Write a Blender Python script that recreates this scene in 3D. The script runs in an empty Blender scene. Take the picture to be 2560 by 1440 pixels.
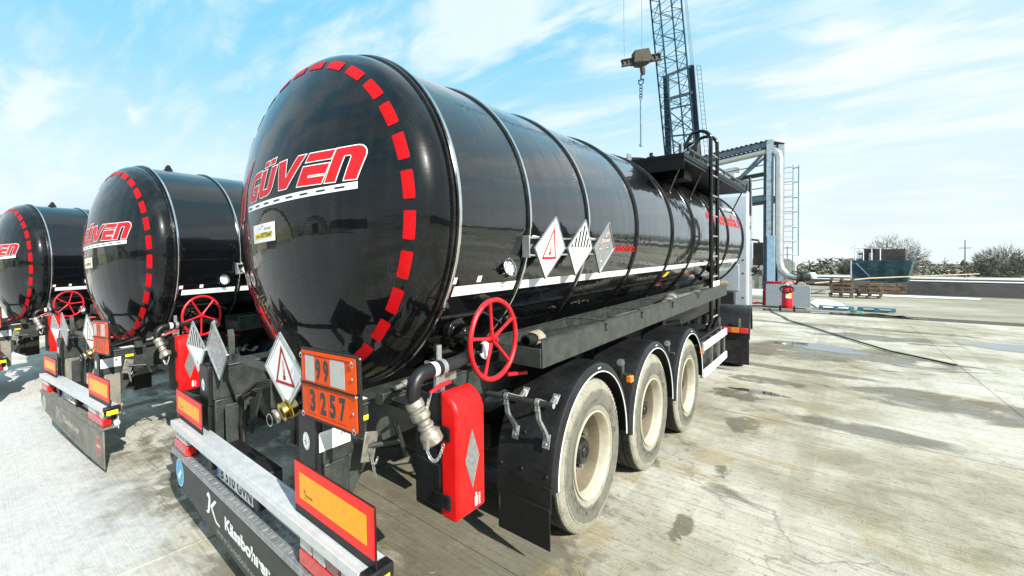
import bpy, bmesh, math, random
from mathutils import Vector, Matrix, Euler
PI = math.pi
R_ = math.radians
random.seed(7)
scene = bpy.context.scene
COL = scene.collection

# ---------------------------------------------------------------- camera
F_PX, CX, CY = 1083.18, 1028.623, 655.705          # of a 2560 x 1440 picture
cam_d = bpy.data.cameras.new('camera')
cam = bpy.data.objects.new('camera', cam_d)
COL.objects.link(cam)
yaw, pit, rol = R_(44.863), R_(0.512), R_(0.697)
Fv = Vector((-math.sin(yaw)*math.cos(pit), math.cos(yaw)*math.cos(pit), math.sin(pit)))
Rv = Vector((math.cos(yaw), math.sin(yaw), 0))
Uv = Rv.cross(Fv)
R2 = Rv*math.cos(rol)+Uv*math.sin(rol)
U2 = -Rv*math.sin(rol)+Uv*math.cos(rol)
cam.matrix_world = Matrix(((R2.x, U2.x, -Fv.x, 2.4271), (R2.y, U2.y, -Fv.y, -1.0361),
                           (R2.z, U2.z, -Fv.z, 1.8218), (0, 0, 0, 1)))
cam_d.sensor_width = 36
cam_d.lens = F_PX*36/2560
cam_d.shift_x = (1280-CX)/2560
cam_d.shift_y = (CY-720)/2560
cam_d.clip_start = 0.05
cam_d.clip_end = 3000
scene.camera = cam

# ---------------------------------------------------------------- light
SUN_EL, SUN_AZ = 35.0, -15.0         # azimuth from +X, towards the trailers' rear
S = Vector((math.cos(R_(SUN_EL))*math.cos(R_(SUN_AZ)), math.cos(R_(SUN_EL))*math.sin(R_(SUN_AZ)), math.sin(R_(SUN_EL))))
sd = bpy.data.lights.new('sun', 'SUN')
sd.energy = 5.0
sd.angle = R_(0.6)
sd.color = (1.0, 0.95, 0.87)
sun = bpy.data.objects.new('sun', sd)
COL.objects.link(sun)
sun.rotation_euler = S.to_track_quat('Z', 'Y').to_euler()

world = bpy.data.worlds.new('World')
scene.world = world
world.use_nodes = True
wn, wl = world.node_tree.nodes, world.node_tree.links
wn.clear()
sky = wn.new('ShaderNodeTexSky')
sky.sky_type = 'NISHITA'
sky.sun_disc = False
sky.sun_elevation = R_(SUN_EL)
sky.sun_rotation = R_(90-SUN_AZ)
sky.altitude = 50
sky.air_density = 1.0
sky.dust_density = 0.6
sky.ozone_density = 1.5
tc = wn.new('ShaderNodeTexCoord')
sep = wn.new('ShaderNodeSeparateXYZ'); wl.new(tc.outputs['Generated'], sep.inputs[0])
def wmath(op, a, b=None, clamp=False):
    n = wn.new('ShaderNodeMath'); n.operation = op; n.use_clamp = clamp
    for i, v in enumerate((a, b)):
        if v is None: continue
        if isinstance(v, (int, float)): n.inputs[i].default_value = v
        else: wl.new(v, n.inputs[i])
    return n.outputs[0]
def wramp(fac, p0, p1):
    n = wn.new('ShaderNodeMapRange'); n.interpolation_type = 'SMOOTHSTEP'
    wl.new(fac, n.inputs[0]); n.inputs[1].default_value = p0; n.inputs[2].default_value = p1
    return n.outputs[0]
def wmix(f, a, b, mode='MIX'):
    n = wn.new('ShaderNodeMix'); n.data_type = 'RGBA'; n.blend_type = mode
    for s, v in ((0, f), (6, a), (7, b)):
        if isinstance(v, (int, float)): n.inputs[s].default_value = v
        elif isinstance(v, tuple): n.inputs[s].default_value = (*v, 1)
        else: wl.new(v, n.inputs[s])
    return n.outputs[2]
# clouds live on a flat layer: divide the view direction by its height
zc_ = wmath('ADD', wmath('MAXIMUM', sep.outputs[2], 0.0), 0.16)
cx_ = wmath('DIVIDE', sep.outputs[0], zc_); cy_ = wmath('DIVIDE', sep.outputs[1], zc_)
comb = wn.new('ShaderNodeCombineXYZ'); wl.new(cx_, comb.inputs[0]); wl.new(cy_, comb.inputs[1])
def wnoise(scale, detail, rough, loc=(0, 0, 0), rot=0, sc=(1, 1, 1), dist=0.0):
    mp = wn.new('ShaderNodeMapping'); mp.inputs['Location'].default_value = loc
    mp.inputs['Rotation'].default_value = (0, 0, rot); mp.inputs['Scale'].default_value = sc
    wl.new(comb.outputs[0], mp.inputs[0])
    n = wn.new('ShaderNodeTexNoise'); n.inputs['Scale'].default_value = scale
    n.inputs['Detail'].default_value = detail; n.inputs['Roughness'].default_value = rough
    n.inputs['Distortion'].default_value = dist
    wl.new(mp.outputs[0], n.inputs['Vector'])
    return n.outputs[0]
n1 = wnoise(1.35, 7, 0.55, (3.1, 1.2, 0), R_(40), (1.0, 2.0, 1), 0.5)
n2 = wnoise(0.5, 3, 0.5, (7.3, 0.4, 0), R_(20), (1, 1.2, 1))
n3 = wnoise(2.6, 6, 0.6, (1.7, 8.1, 0), R_(10), (0.7, 2.6, 1), 0.3)
wisps = wramp(wmath('ADD', wmath('MULTIPLY', n1, 0.75), wmath('MULTIPLY', n2, 0.35)), 0.52, 0.66)
sheet = wmath('MULTIPLY', wramp(n3, 0.45, 0.75), 0.55)
cl = wmath('MAXIMUM', wisps, sheet)
low = wmath('SUBTRACT', 1.0, wramp(sep.outputs[2], 0.0, 0.50))
veil = wmath('MULTIPLY', low, 0.97)
tinted = wmix(1.0, sky.outputs[0], (0.86, 1.22, 1.28), 'MULTIPLY')
lift = wmix(0.85, tinted, (2.7, 6.9, 9.4))
grey = wmath('MULTIPLY', wramp(n2, 0.35, 0.65), low)
cloudcol = wmix(grey, (8.6, 9.3, 9.6), (6.8, 7.9, 8.4))
# the cloud sheet thickens towards +X, where the photograph's sky pales
east = wramp(wmath('ADD', wmath('MULTIPLY', sep.outputs[0], 0.80), wmath('MULTIPLY', sep.outputs[1], 0.35)), -0.15, 0.75)
cover = wmath('ADD', wmath('MULTIPLY', cl, 0.75), wmath('MULTIPLY', east, wmath('ADD', 0.34, wmath('MULTIPLY', n2, 0.30))), True)
c1 = wmix(cover, lift, cloudcol)
c2 = wmix(veil, c1, cloudcol)
bg = wn.new('ShaderNodeBackground'); wl.new(c2, bg.inputs[0]); bg.inputs[1].default_value = 0.064
wo = wn.new('ShaderNodeOutputWorld'); wl.new(bg.outputs[0], wo.inputs[0])

scene.view_settings.view_transform = 'Standard'
scene.view_settings.look = 'None'
scene.view_settings.gamma = 1
scene.view_settings.exposure = 0.85
scene.view_settings.use_curve_mapping = False
scene.render.engine = 'CYCLES'

# ---------------------------------------------------------------- materials
MATS = {}
class NT:
    def __init__(s, name):
        s.m = bpy.data.materials.new(name); s.m.use_nodes = True
        s.n = s.m.node_tree.nodes; s.l = s.m.node_tree.links
        s.b = s.n['Principled BSDF']; MATS[name] = s.m
    def put(s, sock, v):
        if v is None: return
        if isinstance(v, (int, float)): sock.default_value = v
        elif isinstance(v, tuple): sock.default_value = (*v, 1) if len(v) == 3 and sock.type == 'RGBA' else v
        else: s.l.new(v, sock)
    def math(s, op, a, b=0.0, clamp=False):
        n = s.n.new('ShaderNodeMath'); n.operation = op; n.use_clamp = clamp
        s.put(n.inputs[0], a); s.put(n.inputs[1], b); return n.outputs[0]
    def ramp(s, f, a, b, c=0.0, d=1.0):
        n = s.n.new('ShaderNodeMapRange'); n.interpolation_type = 'SMOOTHSTEP'
        s.put(n.inputs[0], f)
        for i, v in ((1, a), (2, b), (3, c), (4, d)): n.inputs[i].default_value = v
        return n.outputs[0]
    def mix(s, f, a, b, mode='MIX'):
        n = s.n.new('ShaderNodeMix'); n.data_type = 'RGBA'; n.blend_type = mode
        s.put(n.inputs[0], f); s.put(n.inputs[6], a); s.put(n.inputs[7], b); return n.outputs[2]
    def coord(s, kind='Object', sc=(1, 1, 1), rot=(0, 0, 0), loc=(0, 0, 0)):
        if kind == 'World': o = s.n.new('ShaderNodeNewGeometry').outputs['Position']
        else: o = s.n.new('ShaderNodeTexCoord').outputs[kind]
        mp = s.n.new('ShaderNodeMapping'); s.l.new(o, mp.inputs[0])
        mp.inputs['Scale'].default_value = sc; mp.inputs['Rotation'].default_value = rot; mp.inputs['Location'].default_value = loc
        return mp.outputs[0]
    def noise(s, vec, scale, detail=4, rough=0.55, dist=0.0):
        n = s.n.new('ShaderNodeTexNoise'); s.l.new(vec, n.inputs['Vector'])
        n.inputs['Scale'].default_value = scale; n.inputs['Detail'].default_value = detail
        n.inputs['Roughness'].default_value = rough; n.inputs['Distortion'].default_value = dist
        return n.outputs[0]
    def voro(s, vec, scale, feat='F1'):
        n = s.n.new('ShaderNodeTexVoronoi'); n.feature = feat; s.l.new(vec, n.inputs['Vector']); n.inputs['Scale'].default_value = scale
        return n.outputs[0]
    def bump(s, h, strength=0.3, dist=0.01, prev=None):
        n = s.n.new('ShaderNodeBump'); n.inputs['Strength'].default_value = strength; n.inputs['Distance'].default_value = dist
        s.l.new(h, n.inputs['Height'])
        if prev is not None: s.l.new(prev, n.inputs['Normal'])
        return n.outputs[0]
    def set(s, color=None, rough=None, metal=None, normal=None, spec=None, coat=None, trans=None, alpha=None, ior=None, coat_rough=None):
        b = s.b.inputs
        s.put(b['Base Color'], color); s.put(b['Roughness'], rough); s.put(b['Metallic'], metal)
        s.put(b['Specular IOR Level'], spec); s.put(b['Coat Weight'], coat); s.put(b['Transmission Weight'], trans)
        s.put(b['IOR'], ior); s.put(b['Coat Roughness'], coat_rough)
        if normal is not None: s.l.new(normal, b['Normal'])
        return s.m

def simple(name, col, rough=0.5, metal=0.0, var=0.25, sc=9.0, dust=0.0, dcol=(0.30, 0.28, 0.23), spec=None, bump=0.0, coat=None):
    """painted or bare surface with mottling, dust and uneven gloss"""
    t = NT(name); v = t.coord('Object')
    n = t.noise(v, sc, 5, 0.6); f = t.noise(v, sc*7, 4, 0.65)
    d = tuple(c*(1-var) for c in col); h = tuple(min(1, c*(1+var*0.7)) for c in col)
    c = t.mix(t.ramp(n, 0.3, 0.7), d, h)
    if dust: c = t.mix(t.math('MULTIPLY', t.ramp(t.math('ADD', t.math('MULTIPLY', f, 0.5), t.math('MULTIPLY', n, 0.5)), 0.42, 0.66), dust), c, dcol)
    r = t.math('ADD', t.math('MULTIPLY', f, 0.22*(1 if rough > 0.1 else 0.3)), rough-0.1*(1 if rough > 0.1 else 0.3), True)
    nb = t.bump(f, bump, 0.004) if bump else None
    return t.set(c, r, metal, nb, spec, coat)

# tank paint: deep black gloss with dust streaks and faint ripple in the sheet
def tank_paint(name, dust, ior=1.38):
    t = NT(name)
    v = t.coord('Object'); vs = t.coord('Object', (14, 3, 0.7))
    st = t.noise(vs, 1.0, 5, 0.6); fi = t.noise(v, 160, 3, 0.7); big = t.noise(v, 2.2, 3, 0.5)
    m = t.math('MULTIPLY', t.ramp(st, 0.38, 0.75), t.ramp(fi, 0.4, 0.72), True)
    m = t.math('MULTIPLY', m, t.ramp(big, 0.35, 0.6, 0.25, 1.0))
    c = t.mix(t.math('MULTIPLY', m, dust), (0.0022, 0.0028, 0.0036), (0.10, 0.115, 0.115))
    r = t.math('ADD', t.math('MULTIPLY', m, 0.15), 0.27)
    rip = t.math('ADD', t.noise(t.coord('Object', (1, 5, 1)), 1.6, 2, 0.4), t.math('MULTIPLY', t.noise(t.coord('Object', (2, 1, 9)), 1.3, 3, 0.5), 0.35))
    nb = t.bump(rip, 0.16, 0.02)
    t.set(c, r, 0.0, nb, 0.07, 1.0, None, None, None, 0.02); t.b.inputs['Coat IOR'].default_value = ior; t.l.new(nb, t.b.inputs['Coat Normal'])
    return t.m
tank_paint('tank_black', 0.22)
tank_paint('tank_black_dusty', 0.5)
tank_paint('tank_side_black', 0.04, 1.62)
simple('gloss_black', (0.0045, 0.0045, 0.005), 0.18, 0, 0.3, 6, 0.04, spec=0.4)
simple('matte_black', (0.004, 0.004, 0.0045), 0.45, 0, 0.3, 6, 0.05, (0.03, 0.03, 0.03), spec=0.2)
simple('reflector_grey', (0.20, 0.205, 0.20), 0.4, 0.2, 0.25, 60, 0.3, (0.13, 0.12, 0.11))
simple('pale_aluminium', (0.62, 0.64, 0.65), 0.42, 0.35, 0.15, 18, 0.35, (0.42, 0.42, 0.40), bump=0.1)
simple('rim_lip', (0.50, 0.46, 0.36), 0.4, 0.2, 0.15, 12, 0.3, (0.42, 0.38, 0.29))
simple('black_plastic', (0.0075, 0.0082, 0.0092), 0.40, 0, 0.3, 6, 0.12, (0.05, 0.05, 0.045), bump=0.1, spec=0.4)
simple('black_rubber', (0.008, 0.008, 0.008), 0.6, 0, 0.4, 12, 0.25, (0.05, 0.048, 0.042), bump=0.2, spec=0.3)
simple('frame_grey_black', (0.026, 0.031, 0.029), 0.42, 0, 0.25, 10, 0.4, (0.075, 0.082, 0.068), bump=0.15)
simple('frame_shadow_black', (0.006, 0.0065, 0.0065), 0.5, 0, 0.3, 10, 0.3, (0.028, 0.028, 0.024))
simple('dusty_steel', (0.20, 0.20, 0.18), 0.45, 0.4, 0.3, 14, 0.4, (0.36, 0.35, 0.30))
simple('galvanised', (0.42, 0.44, 0.45), 0.42, 0.75, 0.22, 22, 0.25, (0.5, 0.5, 0.47), bump=0.1)
simple('chrome', (0.75, 0.75, 0.74), 0.12, 1.0, 0.15, 10, 0.1, (0.5, 0.48, 0.42))
simple('brass', (0.62, 0.44, 0.13), 0.25, 1.0, 0.3, 20, 0.25, (0.22, 0.2, 0.1))
simple('cast_coupling', (0.34, 0.325, 0.28), 0.42, 0.6, 0.45, 34, 0.6, (0.17, 0.15, 0.11), bump=0.5)
simple('wheel_red', (0.50, 0.006, 0.014), 0.34, 0, 0.3, 30, 0.3, (0.16, 0.03, 0.03), bump=0.3, spec=0.4)
simple('box_red', (0.72, 0.004, 0.004), 0.42, 0, 0.16, 4, 0.22, (0.42, 0.03, 0.025), bump=0.12, spec=0.3)
simple('sidewall_relief', (0.10, 0.102, 0.088), 0.8, 0, 0.4, 20, 0.3, (0.2, 0.19, 0.15), spec=0.2)
simple('decal_red', (0.40, 0.003, 0.006), 0.4, 0, 0.15, 12, 0.1, (0.22, 0.01, 0.012), spec=0.15)
simple('letter_red', (0.50, 0.012, 0.016), 0.35, 0, 0.08, 12, spec=0.25)
simple('decal_white', (0.78, 0.79, 0.80), 0.3, 0, 0.06, 12, 0.1, (0.6, 0.6, 0.57))
simple('decal_black', (0.010, 0.010, 0.011), 0.3, 0, 0.2, 12)
simple('decal_yellow', (0.86, 0.66, 0.02), 0.35, 0, 0.08, 12)
simple('sign_white', (0.84, 0.84, 0.83), 0.38, 0, 0.04, 8, 0.08, (0.62, 0.6, 0.53))
simple('sign_orange', (0.66, 0.065, 0.002), 0.45, 0, 0.12, 8, 0.2, (0.42, 0.07, 0.01), spec=0.2)
simple('sign_blank', (0.46, 0.47, 0.45), 0.35, 0.3, 0.15, 20, 0.45, (0.3, 0.28, 0.22))
simple('marker_red', (0.80, 0.010, 0.005), 0.35, 0, 0.1, 30)
simple('marker_amber', (0.86, 0.34, 0.001), 0.32, 0, 0.1, 40)
simple('sign_blue', (0.05, 0.34, 0.55), 0.35, 0, 0.1, 12)
simple('plate_blue', (0.02, 0.10, 0.38), 0.35, 0, 0.1, 12)
simple('panel_charcoal', (0.030, 0.034, 0.032), 0.5, 0, 0.2, 5, 0.25, (0.11, 0.11, 0.1))
simple('panel_dusty', (0.15, 0.145, 0.12), 0.7, 0, 0.25, 5, 0.7, (0.23, 0.22, 0.18))
simple('print_faded', (0.36, 0.35, 0.31), 0.7, 0, 0.2, 12)
simple('pink_smear', (0.50, 0.32, 0.29), 0.6, 0, 0.2, 12)
simple('print_faded_red', (0.36, 0.12, 0.10), 0.7, 0, 0.2, 12)
simple('print_grey', (0.30, 0.31, 0.31), 0.5, 0, 0.1, 12)
simple('lamp_orange', (0.85, 0.20, 0.01), 0.25, 0, 0.2, 30, coat=0.6)
simple('glass_dark', (0.015, 0.018, 0.02), 0.05, 0, 0.2, 5, coat=1.0)
simple('truck_silver', (0.42, 0.47, 0.52), 0.3, 0.35, 0.08, 4, 0.12, (0.4, 0.4, 0.38), coat=0.5)
simple('truck_white', (0.70, 0.73, 0.76), 0.28, 0.0, 0.06, 4, 0.1, (0.5, 0.5, 0.46), coat=0.5)
simple('crane_teal', (0.010, 0.055, 0.085), 0.6, 0, 0.3, 2, 0.15, (0.03, 0.05, 0.06), spec=0.2)
simple('crane_navy', (0.006, 0.014, 0.030), 0.6, 0, 0.3, 2, 0.15, (0.02, 0.03, 0.045), spec=0.2)
simple('cable_steel', (0.16, 0.28, 0.34), 0.45, 0.2, 0.2, 2)
simple('block_olive', (0.045, 0.040, 0.022), 0.6, 0, 0.35, 3, 0.4, (0.05, 0.04, 0.025), spec=0.2)
simple('gantry_blue_grey', (0.13, 0.19, 0.235), 0.5, 0.3, 0.25, 6, 0.3, (0.30, 0.34, 0.36))
simple('gantry_light_blue', (0.30, 0.46, 0.60), 0.45, 0.3, 0.15, 5, 0.3, (0.4, 0.5, 0.58), bump=0.1)
simple('gantry_dark', (0.045, 0.045, 0.045), 0.7, 0, 0.4, 3, 0.3, (0.12, 0.08, 0.05))
simple('pipe_cladding', (0.62, 0.62, 0.60), 0.3, 0.85, 0.15, 4, 0.2, (0.45, 0.42, 0.36), bump=0.1)
simple('cabinet_grey', (0.24, 0.27, 0.30), 0.5, 0.1, 0.08, 8, 0.15, (0.35, 0.35, 0.32))
simple('white_plastic', (0.75, 0.77, 0.78), 0.4, 0, 0.08, 5, 0.15, (0.4, 0.38, 0.3))
simple('wood_dark', (0.13, 0.09, 0.06), 0.8, 0, 0.45, 3, 0.4, (0.25, 0.2, 0.15), bump=0.3)
simple('wood_pale', (0.42, 0.32, 0.20), 0.8, 0, 0.35, 4, 0.3, (0.2, 0.17, 0.12), bump=0.3)
simple('pallet_blue', (0.02, 0.16, 0.27), 0.65, 0, 0.4, 5, 0.3, (0.2, 0.2, 0.2))
simple('teal_paint', (0.007, 0.048, 0.060), 0.45, 0, 0.3, 1.5, 0.3, (0.12, 0.2, 0.2))
simple('concrete_old', (0.34, 0.33, 0.29), 0.85, 0, 0.35, 1.6, 0.5, (0.19, 0.19, 0.15), bump=0.4)
simple('concrete_pale', (0.52, 0.52, 0.50), 0.85, 0, 0.3, 1.2, 0.4, (0.36, 0.36, 0.34), bump=0.3)
simple('tarmac_black', (0.045, 0.045, 0.045), 0.8, 0, 0.4, 0.6, 0.4, (0.11, 0.105, 0.095), bump=0.3)
simple('plaster_white', (0.62, 0.62, 0.60), 0.8, 0, 0.15, 1.0, 0.3, (0.42, 0.41, 0.36))
simple('plaster_yellow', (0.52, 0.49, 0.30), 0.8, 0, 0.25, 1.0, 0.4, (0.34, 0.33, 0.22))
simple('roof_grey', (0.17, 0.165, 0.16), 0.7, 0, 0.3, 0.8, 0.3, (0.25, 0.2, 0.17))
simple('snow_white', (0.80, 0.82, 0.84), 0.6, 0, 0.06, 2, bump=0.3)
simple('rag', (0.30, 0.26, 0.17), 0.9, 0, 0.4, 25, 0.3, bump=0.8)
simple('hose_brown', (0.10, 0.088, 0.07), 0.6, 0, 0.3, 12, 0.5, (0.28, 0.25, 0.2), bump=0.3)
simple('rope_black', (0.02, 0.019, 0.017), 0.8, 0, 0.4, 30, 0.3, bump=0.3)
simple('green_plastic', (0.05, 0.40, 0.16), 0.4, 0, 0.2, 8)
simple('rim_dirty', (0.27, 0.235, 0.165), 0.36, 0.35, 0.3, 5, 0.6, (0.22, 0.185, 0.125), bump=0.1)
simple('straw', (0.42, 0.34, 0.14), 0.9, 0, 0.3, 9)

t = NT('tyre')                      # dusty sidewall in rings, black tread
v = t.coord('Object')
n = t.noise(v, 11, 5, 0.65); f = t.noise(v, 90, 4, 0.7)
sp = t.n.new('ShaderNodeSeparateXYZ'); t.l.new(v, sp.inputs[0])
rad = t.math('SQRT', t.math('ADD', t.math('MULTIPLY', sp.outputs[1], sp.outputs[1]), t.math('MULTIPLY', sp.outputs[2], sp.outputs[2])))
rad = t.math('ADD', rad, t.math('MULTIPLY', t.math('SUBTRACT', n, 0.5), 0.05))
outer = t.ramp(rad, 0.435, 0.455); inner = t.ramp(rad, 0.350, 0.330)
band = t.math('MAXIMUM', outer, inner)
amt = t.math('MULTIPLY', t.ramp(band, 0, 1, 0.42, 0.95), t.ramp(t.math('ADD', t.math('MULTIPLY', n, 0.5), t.math('MULTIPLY', f, 0.5)), 0.30, 0.58, 0.35, 1.0))
t.set(t.mix(amt, (0.030, 0.034, 0.031), t.mix(n, (0.34, 0.33, 0.26), (0.25, 0.245, 0.19))), 0.82, 0, t.bump(f, 0.6, 0.004), 0.3)
t = NT('flap_rubber'); v = t.coord('Object', (34, 30, 3.2)); st = t.noise(v, 1.0, 5, 0.62, 0.6); gr = t.noise(t.coord('Object'), 120, 3, 0.7); lowm = t.noise(t.coord('Object', (3, 3, 3)), 2.0, 3, 0.5)
k_ = t.math('MULTIPLY', t.math('MULTIPLY', t.ramp(st, 0.60, 0.66), t.ramp(gr, 0.35, 0.6)), t.ramp(lowm, 0.42, 0.62))
t.set(t.mix(k_, (0.007, 0.007, 0.007), (0.16, 0.155, 0.13)), 0.6, 0, t.bump(st, 0.2, 0.004), 0.3)
t = NT('tyre_tread'); v = t.coord('Object'); f = t.noise(v, 60, 4, 0.7)
t.set(t.mix(t.ramp(f, 0.4, 0.7), (0.014, 0.014, 0.014), (0.07, 0.068, 0.06)), 0.8, 0, t.bump(f, 0.5, 0.004))

def lens_mat(name, col):
    t = NT(name); v = t.coord('Object')
    w = t.n.new('ShaderNodeTexWave'); t.l.new(v, w.inputs['Vector']); w.inputs['Scale'].default_value = 60
    t.set(t.mix(t.ramp(t.noise(v, 30, 3), 0.3, 0.7), tuple(c*0.7 for c in col), col), 0.16, 0, t.bump(w.outputs['Fac'], 0.15, 0.003), 0.6, 0.8)
lens_mat('lens_red', (0.60, 0.012, 0.012)); lens_mat('lens_clear', (0.42, 0.42, 0.42))
lens_mat('lens_amber', (0.75, 0.18, 0.01)); lens_mat('lens_dark_red', (0.16, 0.015, 0.02))

t = NT('foliage_far'); v = t.coord('World', (1, 1, 1)); n = t.noise(v, 0.35, 5, 0.65)
t.set(t.mix(t.ramp(n, 0.35, 0.65), (0.075, 0.085, 0.06), (0.16, 0.155, 0.12)), 0.9)

# concrete yard: broomed slabs with stains, algae, pale ground, wet patches and painted shade
def blob(t, vec, cx, cy, rx, ry, edge=0.45, wob=None):
    """soft patch centred at (cx, cy) metres, with an irregular edge"""
    s = t.n.new('ShaderNodeSeparateXYZ'); t.l.new(vec, s.inputs[0])
    dx = t.math('DIVIDE', t.math('SUBTRACT', s.outputs[0], cx), rx)
    dy = t.math('DIVIDE', t.math('SUBTRACT', s.outputs[1], cy), ry)
    d = t.math('ADD', t.math('MULTIPLY', dx, dx), t.math('MULTIPLY', dy, dy))
    d = t.math('ADD', d, t.math('MULTIPLY', t.math('SUBTRACT', wob, 0.5), 8.0))
    return t.ramp(d, 1.0+edge, 1.0-edge)
def yard(name, brooming):
    t = NT(name); w = t.coord('World')
    big = t.noise(w, 0.35, 5, 0.6); mid = t.noise(w, 1.7, 6, 0.62, 0.4); fine = t.noise(w, 17, 5, 0.7)
    grit = t.noise(w, 90, 4, 0.75)
    lines = t.noise(t.coord('World', (1.6, 46, 1), (0, 0, R_(brooming))), 1.0, 4, 0.65)
    lines2 = t.noise(t.coord('World', (60, 1.4, 1), (0, 0, R_(brooming))), 1.0, 3, 0.6)
    base = t.mix(t.ramp(mid, 0.35, 0.66), (0.235, 0.216, 0.150), (0.40, 0.378, 0.295))
    pale = t.mix(t.ramp(big, 0.40, 0.62), base, (0.50, 0.488, 0.425))
    c = t.mix(t.math('MULTIPLY', t.ramp(fine, 0.52, 0.70), 0.55), pale, (0.115, 0.108, 0.078))
    c = t.mix(t.math('MULTIPLY', t.ramp(lines, 0.46, 0.66), 0.40), c, (0.105, 0.10, 0.072))
    c = t.mix(t.math('MULTIPLY', t.ramp(lines2, 0.60, 0.72), 0.22), c, (0.50, 0.485, 0.43))
    c = t.mix(t.math('MULTIPLY', t.ramp(grit, 0.60, 0.74), 0.35), c, (0.075, 0.072, 0.056))
    # ochre and algae stains
    och = t.math('MULTIPLY', t.ramp(t.noise(t.coord('World', (1, 0.7, 1), loc=(4.2, 1.0, 0)), 0.9, 5, 0.65, 0.6), 0.55, 0.68), 0.5)
    c = t.mix(och, c, (0.27, 0.21, 0.10))
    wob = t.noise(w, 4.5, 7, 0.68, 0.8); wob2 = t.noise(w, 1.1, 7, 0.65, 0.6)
    # hairline cracks and faint tyre tracks along the trailers
    ck = t.n.new('ShaderNodeTexVoronoi'); ck.feature = 'DISTANCE_TO_EDGE'; ck.inputs['Scale'].default_value = 0.42
    wv = t.n.new('ShaderNodeVectorMath'); wv.operation = 'ADD'; t.l.new(w, wv.inputs[0])
    ns = t.n.new('ShaderNodeTexNoise'); ns.inputs['Scale'].default_value = 2.2; ns.inputs['Detail'].default_value = 5; t.l.new(w, ns.inputs['Vector'])
    sc_ = t.n.new('ShaderNodeVectorMath'); sc_.operation = 'SCALE'; sc_.inputs['Scale'].default_value = 0.9; t.l.new(ns.outputs['Color'], sc_.inputs[0]); t.l.new(sc_.outputs[0], wv.inputs[1]); t.l.new(wv.outputs[0], ck.inputs['Vector'])
    crack = t.math('MULTIPLY', t.ramp(ck.outputs['Distance'], 0.008, 0.002), t.ramp(big, 0.47, 0.53))
    c = t.mix(t.math('MULTIPLY', crack, 0.4), c, (0.06, 0.055, 0.04))
    trk = t.noise(t.coord('World', (2.4, 0.07, 1), (0, 0, R_(-5)), (0.3, 0, 0)), 1.0, 4, 0.6, 0.3)
    c = t.mix(t.math('MULTIPLY', t.math('MULTIPLY', t.ramp(trk, 0.52, 0.62), t.ramp(mid, 0.35, 0.6)), 0.30), c, (0.13, 0.115, 0.075))
    damp_shade = None  # wet spots, plus shade painted under and between trailers and below the flap
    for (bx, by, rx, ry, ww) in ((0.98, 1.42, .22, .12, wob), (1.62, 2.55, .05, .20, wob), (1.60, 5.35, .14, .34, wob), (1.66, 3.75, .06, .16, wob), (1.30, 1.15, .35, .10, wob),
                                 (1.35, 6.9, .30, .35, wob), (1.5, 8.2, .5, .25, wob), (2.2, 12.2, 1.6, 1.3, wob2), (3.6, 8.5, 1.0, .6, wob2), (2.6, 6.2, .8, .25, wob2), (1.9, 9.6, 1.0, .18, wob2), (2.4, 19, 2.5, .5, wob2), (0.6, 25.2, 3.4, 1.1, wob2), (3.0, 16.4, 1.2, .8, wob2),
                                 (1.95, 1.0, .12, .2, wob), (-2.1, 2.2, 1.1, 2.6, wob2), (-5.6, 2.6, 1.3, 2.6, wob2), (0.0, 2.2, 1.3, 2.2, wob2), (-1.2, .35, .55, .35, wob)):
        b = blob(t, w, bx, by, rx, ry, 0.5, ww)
        damp_shade = b if damp_shade is None else t.math('MAXIMUM', damp_shade, b)
    c = t.mix(t.math('MULTIPLY', damp_shade, 0.72), c, (0.075, 0.066, 0.040))
    rust = None
    for (bx, by, rx, ry) in ((1.48, 3.55, .22, .12), (1.55, 4.05, .15, .2), (2.0, 4.35, .35, .06), (1.25, 1.1, .12, .5), (1.75, 5.9, .16, .3), (1.2, 2.0, .12, .2), (2.1, 1.7, .2, .3)):
        b = blob(t, w, bx, by, rx, ry, 0.6, wob)
        rust = b if rust is None else t.math('MAXIMUM', rust, b)
    c = t.mix(t.math('MULTIPLY', rust, 0.45), c, (0.24, 0.175, 0.07))
    # paler ground behind the rear bumpers, towards the left
    s = t.n.new('ShaderNodeSeparateXYZ'); t.l.new(w, s.inputs[0])
    ych = t.math('ADD', s.outputs[1], t.math('MULTIPLY', t.math('SUBTRACT', mid, 0.5), 1.8))
    xch = t.math('ADD', s.outputs[0], t.math('MULTIPLY', t.math('SUBTRACT', mid, 0.5), 1.2))
    pale_rear = t.math('MULTIPLY', t.ramp(ych, 0.25, -0.55), t.ramp(xch, 0.2, -1.2))
    c = t.mix(t.math('MULTIPLY', pale_rear, 0.86), c, t.mix(t.ramp(fine, 0.35, 0.7), (0.53, 0.535, 0.53), (0.43, 0.435, 0.425)))
    h = t.math('ADD', t.math('ADD', t.math('MULTIPLY', lines, 0.9), t.math('MULTIPLY', fine, 0.8)), t.math('MULTIPLY', grit, 0.5))
    wet = t.math('MULTIPLY', damp_shade, t.ramp(t.noise(w, 1.3, 4, 0.6), 0.45, 0.6))
    r = t.mix(wet, t.ramp(fine, 0.2, 0.8, 0.78, 0.95), (0.22, 0.22, 0.22))
    t.set(c, r, 0, t.bump(h, 0.55, 0.012), 0.35)
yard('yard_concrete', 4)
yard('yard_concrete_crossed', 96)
t = NT('joint_earth'); w = t.coord('World'); n = t.noise(w, 6, 5, 0.7)
t.set(t.mix(t.ramp(n, 0.4, 0.6), (0.03, 0.027, 0.02), (0.10, 0.085, 0.05)), 0.95, 0, t.bump(n, 0.6, 0.02))
t = NT('earth_far'); w = t.coord('World'); n = t.noise(w, 0.08, 6, 0.6); n2_ = t.noise(w, 0.6, 5, 0.65)
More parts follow.
